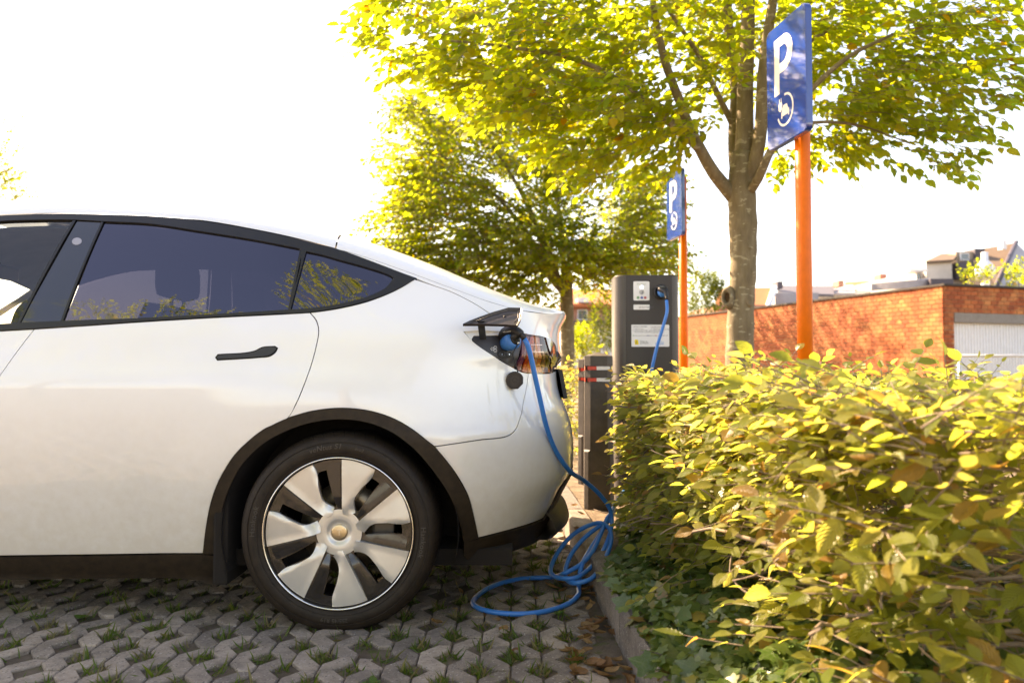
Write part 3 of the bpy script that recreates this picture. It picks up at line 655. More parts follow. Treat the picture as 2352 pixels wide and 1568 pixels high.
for (cx, cy, ch) in ((1134.6, 799.6, 'C'), (1141.2, 796, 'K'), (1141.4, 803.6, 'L')):
    hx = lambda r: [(cx+r*math.cos(t), cy+r*math.sin(t)) for t in np.linspace(0, 2*math.pi, 7)[:-1]]
    panel('hexagon_mark', [hx(4.3), hx(3.5)], M_['mark'], out=-.0116, thick=.0005, shrink=0, mirror=False, step=None, res=.05, parent=PORT, lip=False)
    V, F = text_geo(ch, 5.0, 0, 'CENTER'); m = MB(); P = []
    for v in V:
        a, z = on_body(cx+v.x, cy+1.8-v.y); P.append(lift(a, z)+nrm(a, z)*(-.0116))
    m.add(P, F); m.build('hexagon_letter', M_['mark'], PORT)
LAMPS = [('lamp_reflector', [(1193, 849), (1199, 826), (1203.5, 795), (1205, 769), (1214, 769), (1221, 771), (1212, 810), (1205, 835), (1200, 853)], (.16, .05, .09)),
         ('lamp_reflector', [(1222, 771.5), (1227, 771), (1221, 815), (1216, 854.5), (1203, 854), (1208, 835), (1214, 810)], (.42, .05, .015)),
         ('lamp_reflector', [(1228, 771), (1233, 772), (1230, 815), (1228, 854.5), (1218, 854.5), (1223, 815)], (.55, .14, .02)),
         ('lamp_reflector', [(1234, 772), (1239, 773), (1240, 815), (1240, 854.5), (1230, 854.5), (1232, 815)], (.55, .36, .18)),
         ('lamp_reflector', [(1240, 773), (1244, 774), (1249, 815), (1252, 854.5), (1242, 854.5), (1242, 815)], (.5, .16, .05)),
         ('lamp_reflector', [(1245, 774), (1249, 775), (1257, 815), (1261, 854.5), (1254, 854.5), (1251, 815)], (.12, .06, .05))]
LN = panel('tail_lamp', [[(1206, 767.5), (1230, 771), (1249, 775), (1257, 803), (1262, 832), (1262, 855), (1211, 855.5), (1192, 850), (1199, 826), (1204, 795)]], glass_mat('lamp_lens', (.92, .78, .72), 1.5), out=.004, thick=.016, shrink=.0006, mirror=True, res=.008)[0]
for i, (nm, pl_, c) in enumerate(LAMPS):
    panel(nm, [pl_], plain('lamp_colour_%d' % i, c, .18, .1 if i == 3 else 0, var=.25, nscale=60, bmp=.3, bscale=90, coat=.5), out=-.010+.0022*(i % 2), thick=.006, shrink=.0004, mirror=False, step=.02, res=.008, parent=LN)
for v in (790, 806, 822, 838):
    panel('lamp_rib', [[(1222, v), (1252, v+1), (1252, v+2.5), (1222, v+1.5)]], M_['chrome'], out=-.005, thick=.004, shrink=0, mirror=False, step=None, parent=LN)
T2 = panel('tailgate_lamp', [[(1249.5, 775), (1261, 780), (1270, 789), (1279, 808), (1287, 826), (1287, 833), (1278, 836), (1271, 842), (1263, 855), (1262.5, 832), (1257.5, 803)]], plain('tailgate_lamp_lens', (.05, .016, .014), .08, coat=1, bmp=0), out=.008, thick=.02, shrink=.0006, res=.008)
panel('lamp_chrome_strip', [[(1259, 815), (1263, 822), (1270, 828), (1277, 828), (1277, 832), (1268, 832), (1262, 827)]], M_['chrome'], out=.0095, thick=.003, shrink=0, step=None, mirror=False)
# flap and its arm
def flapY(v): return .075-(v-706)/40*.105
FL = [(1063, 743.6), (1080, 735.5), (1097.7, 728.6), (1130, 717), (1168, 706), (1196.5, 706.5), (1199, 712), (1195.6, 734), (1188, 747), (1162, 745), (1116, 743.6)]
fo = [PY(u, v, flapY(v)) for u, v in FL]; fn = (fo[4]-fo[0]).cross(fo[8]-fo[0]).normalized()
if fn.y > 0: fn = -fn
ctr = sum(fo, Vector())/len(fo)
f2 = [ctr+(p-ctr)*.90-fn*.008 for p in fo]
fb = [p-fn*.012+Vector((0, 0, .002)) for p in fo]; n = len(fo); fm = MB()
fm.add(fo+f2+fb, [tuple(2*n+k for k in range(n))]+[tuple(n+k for k in range(n))[::-1]]+[(k, (k+1) % n, n+(k+1) % n, n+k) for k in range(n)]+[(k, 2*n+k, 2*n+(k+1) % n, (k+1) % n) for k in range(n)])
FLAP = fm.build('charge_flap', plain('flap_plastic', (.03, .022, .02), .38, bmp=.15), CAR)
fr = MB(); ri_ = [PY(u, v, flapY(v))+fn*.001-Vector((0, 0, .001)) for u, v in [(1094, 737), (1130, 724), (1166, 714), (1190, 714), (1190, 730), (1182, 740)]]; fr.tube(ri_, .0022, 6); fr.build('flap_seal', M_['black'], FLAP)
db = MB(); c0 = PY(1159, 723, flapY(723)); db.lathe([(0, .002), (.004, .0018), (.0055, .0)], 14, basis(c0-fn*.0075, (1, 0, 0), fn.cross(Vector((1, 0, 0))))); db.build('flap_bumper', M_['black'], FLAP)
am = MB(); L0 = [PY(1098, 737, .0), PY(1099, 752, .015), PY(1101, 768, .05), PY(1102, 780, .075)]
w2 = Vector((.0125, 0, 0)); rows = [[p-w2, p+w2, p+w2+Vector((0, .006, 0)), p-w2+Vector((0, .006, 0)), p-w2] for p in spline(L0, .008)]
rows = [[q+Vector((.011, 0, 0)) for q in r] for r in rows]; am.grid(rows, False, True); am.build('flap_arm', M_['black'], FLAP)
# ------------------------------------------------------------------ charging cable with its two plugs
CAB = empty('charging_cable', (1.05, .6, 0), 'blue charging cable looping from the car down to the pavers and up to the post', 'cable')
def bodyP(u, v, out): a, z = on_body(u, v); return lift(a, z)+nrm(a, z)*out
pc = bodyP(1166, 787, .0); ax = (nrm(*on_body(1166, 787))*.9+Vector((.12, -.25, .10))).normalized(); bx, by = frame(ax)
hd = MB(); M = basis(pc, bx, ax.cross(bx))
if (M.to_3x3() @ Vector((0, 0, 1))).dot(ax) < 0: M = M @ Matrix.Rotation(math.pi, 4, 'X')
hd.lathe([(.027, -.02), (.030, .0), (.0335, .012), (.0355, .026), (.034, .040), (.029, .047), (.022, .049), (.0, .049)], 32, M)
PLUG = hd.build('car_plug', M_['plugblue'], CAB)
bf = MB(); bf.lathe([(.0215, .046), (.022, .050), (.019, .055), (.010, .058), (0, .0585)], 24, M @ Matrix.Translation((0, 0, 0))); bf.build('plug_grip', M_['black'], PLUG)
h0 = pc+ax*.045
hp = spline([PY(1150, 776, h0.y+.035), PY(1156, 765, h0.y+.012), PY(1167, 758.5, h0.y-.004), PY(1180, 758, h0.y-.012), PY(1190, 763, h0.y-.016), PY(1196, 769, h0.y-.016)], .006)
hb_ = MB(); hb_.tube(hp, [.010+.0075*math.sin(min(1, i/(len(hp)*.45))*math.pi/2) for i in range(len(hp))], 14); hb_.build('plug_handle', M_['black'], PLUG)
hb_ = MB(); hb_.tube(spline([pc+ax*.05, PY(1180, 775, h0.y-.01), PY(1191, 765, h0.y-.014)], .006), .0155, 12); hb_.build('plug_neck', M_['black'], PLUG)
sr = MB(); sr.tube(spline([PY(1190, 762, h0.y-.016), PY(1198, 769, h0.y-.017), PY(1205, 777, h0.y-.016)], .006), .0118, 14); sr.build('strain_relief', M_['black'], PLUG)
V, F = text_geo('MENNEKES', .006, 0, 'CENTER'); tm = MB(); Mt = basis(PY(1164.5, 763, h0.y-.026), (1, 0, .12), (0, 0, 1)); tm.add([Mt @ v for v in V], F); tm.build('plug_lettering', M_['mark'], PLUG)
cy0 = h0.y-.016
CP = [PY(1203, 775, cy0), PY(1211, 790, cy0+.004), PY(1219, 818, cy0+.02), PY(1228, 860, cy0+.04), PY(1240, 915, cy0+.07), PY(1254, 975, cy0+.12), PY(1274, 1030, cy0+.2), PY(1305, 1077, cy0+.3),
      PY(1345, 1106, .62), PY(1380, 1138, .70), PY(1402, 1172, .74), PY(1405, 1205, .74), PY(1392, 1250, .70), PY(1372, 1285, .62), PY(1345, 1312, .50), PY(1318, 1327, .42), PY(1290, 1327, .44), PY(1267, 1318, .52),
      PY(1266, 1300, .60), PY(1285, 1262, .68), PY(1315, 1228, .73), PY(1352, 1206, .76), PY(1380, 1200, .78), PY(1396, 1208, .75), PY(1404, 1235, .68), PY(1396, 1268, .6), PY(1378, 1305, .50), PY(1350, 1332, .40), PY(1322, 1338, .40), PY(1302, 1330, .48), PY(1298, 1312, .56), PY(1312, 1272, .66), PY(1345, 1232, .74), PY(1378, 1207, .78), PY(1398, 1196, .80), PY(1400, 1180, .80),
      PY(1392, 1195, .79), PY(1380, 1225, .72), PY(1358, 1270, .62), PY(1330, 1298, .54), PY(1300, 1314, .50), PZ(1262, 1325, .012), PZ(1200, 1328, .012), PZ(1140, 1342, .012), PZ(1096, 1368, .012), PZ(1088, 1388, .012), PZ(1115, 1401, .012), PZ(1180, 1409, .012), PZ(1240, 1405, .012), PZ(1300, 1388, .012), PZ(1326, 1368, .018),
      PZ(1330, 1345, .02), PY(1333, 1310, .52), PY(1355, 1262, .68), PY(1385, 1215, .80), PY(1400, 1188, .90), PY(1412, 1160, 1.05), PY(1432, 1130, 1.30), PY(1448, 1100, 1.55), PY(1464, 1060, 1.75), PY(1475, 1000, 1.88), PY(1483, 930, 1.95), PY(1494, 865, 1.97), PY(1508, 800, 1.95), PY(1523, 750, 1.93), PY(1532, 715, 1.93), PY(1531, 690, 1.955)]
cm = MB(); cpts = spline(CP, .02, corner=150); cm.tube(cpts, .0098, 12); cm.build('cable', M_['blue'], CAB)
# tethered cap
cc = bodyP(1173, 874, .022); na_ = nrm(*on_body(1173, 874)); M = basis(cc, (1, 0, 0), (0, 0, 1))
if (M.to_3x3() @ Vector((0, 0, 1))).dot(na_) < 0: M = M @ Matrix.Rotation(math.pi, 4, 'Y')
Dp = [(.0335*math.cos(t), .0335*math.sin(t)) for t in np.linspace(R_(20), R_(262), 22)]+[(.012, -.032), (.031, -.012)]
dc = MB(); dc.prism(Dp, -.018, .010, M, bev=.004); CAPO = dc.build('plug_cap', plain('cap_rubber', (.035, .026, .021), .6, bmp=.2), CAB)
for k in (.78, .62): 
    q = MB(); q.tube([M @ Vector((x*k, y*k, .0102)) for x, y in Dp]+[M @ Vector((Dp[0][0]*k, Dp[0][1]*k, .0102))], .0007, 5); q.build('cap_ridge', M_['rubber'], CAPO)
q = MB(); q.tube([M @ Vector((.009*math.cos(t), .009*math.sin(t), .0102)) for t in np.linspace(0, 6.283, 17)], .0007, 5); q.build('cap_ridge', M_['rubber'], CAPO)
cdp = spline([pc+ax*.058+Vector((.006, 0, -.018)), PY(1177, 812, h0.y-.008), PY(1184, 838, h0.y+.0), PY(1189, 852, cc.y), PY(1187, 858, cc.y+.004), PY(1182, 860, cc.y+.006)], .006)
q = MB(); q.tube(cdp, .0022, 7); q.build('cap_cord', M_['black'], CAB)
q = MB(); q.lathe([(.0, .005), (.003, .0045), (.0052, .002), (.0055, -.003)], 14, basis(pc+ax*.058+Vector((.006, 0, -.017)), (1, 0, 0), (0, 0, 1)) @ Matrix.Rotation(0, 4, 'X')); q.build('cord_stud', M_['chrome'], CAB)
# ------------------------------------------------------------------ ground, pavers, kerb
def ground_mat():
    m, t, p = new_mat('soil'); geo = t.nodes.new('ShaderNodeNewGeometry').outputs['Position']
    c = ramp(t, noise(t, 6, 6, .65, geo), [(.3, (.085, .06, .038)), (.55, (.15, .11, .075)), (.75, (.22, .17, .12))])
    moss = ramp(t, noise(t, 14, 4, .6, geo), [(.55, (0, 0, 0)), (.66, (1, 1, 1))]); c = mixc(t, moss, c, (.09, .105, .02))
    t.links.new(c, p.inputs['Base Color']); p.inputs['Roughness'].default_value = .95; bump(t, p, noise(t, 70, 6, .7, geo), .8, .02); return m
def concrete_mat(name, a, b, spark=.0, mossy=.5):
    m, t, p = new_mat(name); geo = t.nodes.new('ShaderNodeNewGeometry').outputs['Position']
    oi = t.nodes.new('ShaderNodeObjectInfo').outputs['Random']
    c = ramp(t, noise(t, 17, 8, .72, geo), [(.3, a), (.7, b)])
    c = mixc(t, 1.0, c, ramp(t, oi, [(0, (.62, .61, .60)), (1, (1.32, 1.28, 1.22))]), 'MULTIPLY')
    v = N(t, 'ShaderNodeTexVoronoi', Scale=210.0); t.links.new(geo, v.inputs['Vector'])
    c = mixc(t, ramp(t, v.outputs['Color'], [(.80, (0, 0, 0)), (.93, (.75, .75, .75))]), c, (.46, .42, .38))
    c = mixc(t, ramp(t, v.outputs['Color'], [(.08, (.7, .7, .7)), (.22, (0, 0, 0))]), c, (.05, .042, .036))
    st = ramp(t, noise(t, 5, 5, .7, geo), [(.50, (0, 0, 0)), (.72, (mossy, mossy, mossy))]); c = mixc(t, st, c, (.075, .062, .045))
    t.links.new(c, p.inputs['Base Color']); p.inputs['Roughness'].default_value = .9
    bump(t, p, noise(t, 190, 6, .75, geo), .75, .006); return m
gd = MB(); gd.add([(-900, -900, -.011), (900, -900, -.011), (900, 1500, -.011), (-900, 1500, -.011)], [(0, 1, 2, 3)])
GROUND = gd.build('ground', ground_mat()); tag(GROUND, 'bare brown soil showing through the paver cells and around the lot', kind='structure')
PAV = empty('pavement', (0, 0, 0), 'grey concrete grass pavers of the parking bay', kind='structure')
M_['conc'] = concrete_mat('paver_concrete', (.21, .168, .138), (.37, .31, .255), mossy=.6)
def kerbx(y): return 1.07-.033*(y+2.862)
PW, PP, PHW, PHH = .099, .212, .051, .063
def paver_mesh(flip):
    w, p, hw, hh, g = PW, PP, PHW, PHH, .0027
    pts = [(hw+.001, .001), (w-g, .001), (w-g, p/2-hh), (w-hw, p/2), (w-g, p/2+hh), (w-g, p-.001), (hw+.001, p-.001), (g, p-hh), (g, hh)]
    m = MB(); m.prism(pts, -.05, 0, None, bev=.004); return m
pm = paver_mesh(0); pmesh = pm.mesh('paver'); pmesh.materials.append(M_['conc'])
cells = []
for i in range(-62, 14):
    for j in range(-16, 46):
        x = .02+i*PW; y = -2.6+j*PP+(PP/2 if i % 2 else 0)
        if x+PW > kerbx(y)-.005 or x < -6: continue
        c = Vector((x+PW/2, y+PP/2, 0)); u, v, f = proj(c)
        vis = f > .3 and -60 < u < 1500 and 1180 < v < 1640
        cells.append((0 if vis else 1, (c-CAM).length, x, y))
cells.sort()
far = MB()
for k, (hid, d, x, y) in enumerate(cells):
    rz = random.gauss(0, .003); tx, ty_ = random.gauss(0, .016), random.gauss(0, .016); M = Matrix.Translation((x, y, rz)) @ Matrix.Rotation(tx, 4, 'X') @ Matrix.Rotation(ty_, 4, 'Y')
    if k < 300 and not hid:
        o = bpy.data.objects.new('paver', pmesh); col.objects.link(o); o.matrix_world = M; o.parent = PAV
    else: far.add([M @ Vector(p) for p in pm.v], pm.f)
fo_ = far.build('paver_field', M_['conc'], PAV); fo_['kind'] = 'stuff'
KERB = empty('kerb', (1.0, 0, 0), 'low concrete kerb edging the planting bed', kind='structure')
M_['kerb'] = concrete_mat('kerb_concrete', (.15, .125, .105), (.25, .215, .185), mossy=.75)
y = -2.9
while y < 14:
    L = .92; x0, x1 = kerbx(y), kerbx(y+L); d = Vector((x1-x0, L, 0)).normalized(); M = basis((x0, y, 0), d, (-d.y, d.x, 0))
    k = MB(); k.prism([(-.105, -.1), (0, -.1), (0, .118), (-.014, .132), (-.105, .132)], .004, L-.004, M @ Matrix(((0, 0, 1, 0), (1, 0, 0, 0), (0, 1, 0, 0), (0, 0, 0, 1)))); k.build('kerb_stone', M_['kerb'], KERB); y += L
bed = MB(); rows = []
for yy in np.linspace(-2.9, 30, 90): rows.append([(kerbx(yy)+.10+xx, yy, .108+.022*math.sin(yy*7+xx*5)*math.cos(xx*9)) for xx in np.linspace(0, 5.6, 30)])
bed.grid(rows, True, True)
def bed_mat():
    m, t, p = new_mat('sandy_soil'); geo = t.nodes.new('ShaderNodeNewGeometry').outputs['Position']
    c = ramp(t, noise(t, 9, 8, .7, geo), [(.3, (.10, .07, .045)), (.5, (.22, .16, .10)), (.75, (.36, .28, .19))]); t.links.new(c, p.inputs['Base Color']); p.inputs['Roughness'].default_value = .95
    bump(t, p, noise(t, 60, 8, .75, geo), 1., .03); return m
BED = bed.build('planting_bed', bed_mat()); tag(BED, 'sandy soil of the raised planting bed behind the kerb', kind='structure')
# ------------------------------------------------------------------ parking signs
def sign_mat():
    m, t, p = new_mat('sign_blue'); geo = t.nodes.new('ShaderNodeNewGeometry').outputs['Position']
    c = ramp(t, noise(t, 5, 3, .5, geo), [(.3, (.002, .035, .24)), (.7, (.003, .05, .30))]); t.links.new(c, p.inputs['Base Color']); p.inputs['Roughness'].default_value = .10; p.inputs['Specular IOR Level'].default_value = .55; p.inputs['Coat Weight'].default_value = 1.0; p.inputs['Coat Roughness'].default_value = .04
    bump(t, p, noise(t, 30, 3, .5, geo), .12, .01); return m
M_['signblue'] = sign_mat(); M_['orange'] = plain('orange_pole_paint', (.90, .16, .004), .42, var=.08, nscale=20, bmp=.03, spec=.3)
M_['signwhite'] = plain('sign_white', (.72, .70, .58), .35, var=.04, bmp=0)
def rrect(w, h, r, n=6):
    out = []
    for cx, cy, a0 in ((w-r, h-r, 0), (r, h-r, 90), (r, r, 180), (w-r, r, 270)):
        out += [(cx+r*math.cos(R_(a0+90*k/n)), cy+r*math.sin(R_(a0+90*k/n))) for k in range(n+1)]
    return out
def ringseg(cx, cy, r0, r1, a0, a1, n=20):
    return [(cx+r1*math.cos(R_(a0+(a1-a0)*k/n)), cy+r1*math.sin(R_(a0+(a1-a0)*k/n))) for k in range(n+1)]+[(cx+r0*math.cos(R_(a1-(a1-a0)*k/n)), cy+r0*math.sin(R_(a1-(a1-a0)*k/n))) for k in range(n+1)]
def make_sign(pole, zb, label, top, ang=9):
    S = empty('parking_sign', (pole.x, pole.y, .1), label, 'sign', 'blue parking signs on orange poles')
    q = MB(); q.tube([(pole.x, pole.y, .05), (pole.x, pole.y, 1.4), (pole.x, pole.y, top)], .038, 28); q.build('pole', M_['orange'], S)
    # board: local x from its far edge to its near edge, y up, z out of the face
    dx = Vector((math.sin(R_(ang)), -math.cos(R_(ang)), 0)); w_, h_ = .40, .63
    M = basis(Vector((pole.x-.082, pole.y, zb))-dx*w_/2, dx, (0, 0, 1))
    b = MB(); b.prism(rrect(w_, h_, .035), -.032, 0, M, bev=.004); B = b.build('board', M_['signblue'], S)
    q = MB()
    for yy in (.14, .46): q.box((w_/2-.05, yy-.02, -.075), (w_/2+.05, yy+.02, -.033), M)
    q.build('clamp', plain('clamp_metal', (.4, .4, .4), .4, .8), S)
    def put(polys, nm, z0=.0008):
        for pl_ in polys:
            vo, tri, cons = cdt([pl_] if not isinstance(pl_[0], list) else pl_, None); m = MB(); P = [M @ Vector((p.x, p.y, z0)) for p in vo]
            nz = M.to_3x3() @ Vector((0, 0, 1)); m.add(P, [(a, b_, c) if (P[b_]-P[a]).cross(P[c]-P[a]).dot(nz) > 0 else (a, c, b_) for a, b_, c in tri]); m.build(nm, M_['signwhite'], B)
    # letter P
    x0, yb, yt = .088, .262, .555
    bw = [(x0, yb), (x0+.052, yb), (x0+.052, yb+.105)]+[(x0+.095+.092*math.cos(R_(a)), yb+.199+.094*math.sin(R_(a))) for a in np.linspace(-90, 90, 15)]+[(x0, yt)]
    hole = [(x0+.052, yb+.155)]+[(x0+.092+.043*math.cos(R_(a)), yb+.199+.044*math.sin(R_(a))) for a in np.linspace(-90, 90, 11)]+[(x0+.052, yb+.243)]
    put([[bw, hole]], 'letter')
    put([ringseg(.195, .165, .072, .084, -160, 95)], 'ring_symbol')
    put([[(.155, .155), (.155, .128), (.166, .128), (.166, .137), (.224, .137), (.224, .128), (.235, .128), (.235, .158), (.224, .168), (.212, .192), (.176, .192), (.164, .168)], ], 'car_symbol')
    put([[(.128, .178), (.128, .205), (.135, .215), (.135, .235), (.141, .235), (.141, .215), (.152, .215), (.152, .235), (.158, .235), (.158, .215), (.165, .205), (.165, .178), (.150, .166), (.143, .166)]], 'plug_symbol')
    return S
p1_ = PY(1850, 850, 3.98-2.862); make_sign(p1_, 2.075, 'blue parking sign on orange pole standing in the hedge beside the tree trunk', 2.60)
p2_ = PY(1571, 850, 7.5-2.862); make_sign(p2_, 2.17, 'glare-washed parking sign on orange pole right behind the charging post', 2.75)
# ------------------------------------------------------------------ charging post
CY = 2.09
CH = empty('charging_post', (1.45, CY+.1, .1), 'dark grey charging post with white labels, standing behind the hedge end', 'charging post')
xl, xr_ = PY(1411, 740, CY+.05).x, PY(1560, 740, CY+.03).x; zt_ = PY(1485, 631, CY).z; dp = .24
rr = rrect(xr_-xl, dp, .062, 8); rr = [(x+xl, y+CY) for x, y in rr]
b = MB(); b.prism(rr, .08, zt_, None, bev=.008)
M_['postgrey'] = plain('post_metal', (.07, .062, .055), .40, .5, var=.12, nscale=5, bmp=.03); M_['postpanel'] = plain('post_panel', (.024, .0165, .012), .42, var=.1, nscale=3, bmp=.03)
b.build('post_body', M_['postgrey'], CH)
pa, pb = PY(1438, 740, CY).x, PY(1544, 740, CY).x
q = MB(); q.box((pa, CY-.004, .10), (pb, CY+.006, zt_-.006), bev=.002); q.build('front_panel', M_['postpanel'], CH)
def plate(u0, v0, u1, v1, nm, mat, parent, out=.006, th=.001, r=3):
    a, b_ = PY(u0, v1, CY-out), PY(u1, v0, CY-out); w_, h_ = b_.x-a.x, b_.z-a.z; M = basis(a, (1, 0, 0), (0, 0, 1))
    m = MB(); m.prism(rrect(w_, h_, r/370), -th, 0, M); return m.build(nm, mat, parent)
M_['label'] = plain('label_white', (.74, .73, .70), .4, var=.03, bmp=0); M_['ink'] = plain('label_ink', (.09, .09, .10), .5, bmp=0)
def words(body, u, v, px, nm, mat, parent, out=.0068, align='LEFT'):
    V, F = text_geo(body, px/370*1.35, 0, align); o = PY(u, v, CY-out); M = basis(o, (1, 0, 0), (0, 0, 1)); m = MB(); m.add([M @ p for p in V], F); return m.build(nm, mat, parent)
def dot(u, v, r, nm, mat, parent, out=.0069, ring=None):
    o = PY(u, v, CY-out); M = basis(o, (1, 0, 0), (0, 0, 1)); m = MB()
    if ring: m.prism(ringseg(0, 0, ring/370, r/370, 0, 359.9), -.0004, 0, M)
    else: m.prism([(r/370*math.cos(t), r/370*math.sin(t)) for t in np.linspace(0, 6.283, 17)[:-1]], -.0004, .0, M)
    return m.build(nm, mat, parent)
L1 = plate(1455, 646, 1491.5, 690, 'reader_plate', M_['label'], CH)
words('ecotap', 1473, 654, 6, 'lettering', plain('pale_ink', (.45, .5, .4), .5, bmp=0), L1, align='CENTER')
led, t_, p_ = new_mat('status_light'); p_.inputs['Base Color'].default_value = (.2, .2, .9, 1); p_.inputs['Emission Color'].default_value = (.25, .22, 1, 1); p_.inputs['Emission Strength'].default_value = 1.6
dot(1474, 659.5, 5, 'light_ring', M_['chrome'], L1); dot(1474, 659.5, 3.4, 'status_light', led, L1, .0074)
for r0, r1 in ((4.4, 5.3), (2.6, 3.3)): dot(1474, 671, r1, 'card_symbol', M_['ink'], L1, ring=r0)
dot(1475, 671.5, 1.8, 'card_symbol', M_['ink'], L1)
for u, c, s_ in ((1465.5, (.02, .25, .05), 'v'), (1474, (.02, .05, .35), 'i'), (1482, (.5, .02, .02), '!')):
    dot(u, 683.5, 3.1, 'status_symbol', plain('status_%s' % s_, c, .5, bmp=0), L1); words(s_, u, 685.2, 4.2, 'status_mark', M_['mark'], L1, .0074, 'CENTER')
L2 = plate(1455, 699.5, 1492, 711, 'number_plate', M_['label'], CH, r=2); words('BE*ECO*0488257', 1468, 707, 3.4, 'lettering', M_['ink'], L2)
L3 = plate(1450.5, 745.5, 1537, 796, 'instruction_plate', M_['label'], CH, r=1.5)
words('LADEN STARTEN', 1453.5, 751.5, 3.2, 'lettering', M_['ink'], L3); words('LADEN STOPPEN', 1495, 752.5, 3.2, 'lettering', M_['ink'], L3)
for k, s_ in enumerate(('1. Kabel plaatsen', '2. Laadpas lezen of QR-code', '    scannen bij de connector')): words(s_, 1453.5, 756.5+k*3.5, 2.7, 'lettering', M_['ink'], L3)
for k, s_ in enumerate(('1. Laadpas lezen of app stoppen', '2. Kabel verwijderen', '3. Verplaats uw auto')): words(s_, 1495, 757+k*3.5, 2.7, 'lettering', M_['ink'], L3)
for u, c, s_ in ((1454.5, (.05, .3, .06), 'Laden gereed / beschikbaar'), (1488.5, (.03, .06, .35), 'Laden bezig'), (1507, (.5, .03, .03), 'Storing  0800 1230')): dot(u, 770.5, 1.2, 'status_symbol', plain('key_%d' % int(u), c, .5, bmp=0), L3); words(s_, u+2.5, 771.5, 2.4, 'lettering', M_['ink'], L3)
yl = plain('emblem_yellow', (.85, .62, .01), .5, bmp=0); o_ = PY(1458, 791, CY-.0069); M = basis(o_, (1, 0, 0), (0, 0, 1)); m = MB(); m.prism([(0, 0), (.025, 0), (.019, .030), (0, .030)], -.0004, 0, M); EM = m.build('emblem', yl, L3)
m = MB(); m.tube([M @ Vector(p) for p in ((.006, .005, .001), (.010, .009, .001), (.007, .013, .001), (.012, .017, .001), (.008, .022, .001), (.013, .024, .001))], .0012, 5); m.build('emblem_lion', M_['ink'], EM)
words('Vlaamse', 1469.5, 785.5, 4, 'lettering', M_['ink'], L3); words('overheid', 1469.5, 789.5, 4, 'lettering', M_['ink'], L3)
lb = plain('pale_blue_ink', (.05, .28, .62), .5, bmp=0); words('enGie', 1504.5, 791, 6.2, 'lettering', lb, L3); o_ = PY(1517, 797, CY-.0069); m = MB(); m.prism(ringseg(0, 0, .0345, .0358, 55, 125), -.0004, 0, basis(o_, (1, 0, 0), (0, 0, 1))); m.build('arc_mark', lb, L3)
# socket with lid, plug
so_ = PY(1518, 671, CY); M = basis(so_, (1, 0, 0), (0, 0, 1))
q = MB(); q.lathe([(.046, -.004), (.047, .010), (.040, .016), (.034, .016), (.033, -.004)], 32, M, caps=False); q.lathe([(.0, .002), (.034, .002)], 32, M, caps=False); SOCK = q.build('socket', M_['black'], CH)
q = MB(); Ml = Matrix.Translation(PY(1519, 660, CY-.055)) @ Matrix.Rotation(R_(8), 4, 'X'); q.lathe([(0, .006), (.034, .006), (.038, .003), (.038, -.003), (0, -.003)], 32, Ml); q.box((-.012, .0, -.012), (.012, .05, .002), Ml); q.build('socket_lid', M_['black'], SOCK)
q = MB(); q.lathe([(0, .0066), (.016, .0066), (.018, .006)], 24, Ml); q.build('lid_badge', M_['label'], SOCK)
a_ = PY(1519, 671, CY-.02); d_ = (PY(1524, 672, CY-.10)-a_).normalized(); bx, by = frame(d_); M = basis(a_, bx, d_.cross(bx))
if (M.to_3x3() @ Vector((0, 0, 1))).dot(d_) < 0: M = M @ Matrix.Rotation(math.pi, 4, 'X')
q = MB(); q.lathe([(.024, -.01), (.027, .02), (.029, .045), (.024, .062), (.0, .066)], 24, M); PP2 = q.build('post_plug', M_['plugblue'], CAB)
q = MB(); q.tube(spline([PY(1513, 664, CY-.075), PY(1522, 666, CY-.10), PY(1529, 672, CY-.12), PY(1531, 682, CY-.128)], .006), [.012, .0145, .0165, .0175, .018, .018, .017, .0155, .0145, .0135, .013, .0125, .012, .012, .012, .012, .012, .012][:len(spline([PY(1513, 664, CY-.075), PY(1522, 666, CY-.10), PY(1529, 672, CY-.12), PY(1531, 682, CY-.128)], .006))], 12); q.build('plug_handle', M_['black'], PP2)
q = MB(); q.tube([PY(1531, 680, CY-.128), PY(1532, 690, CY-.13)], .0115, 12); q.build('strain_relief', M_['black'], PP2)
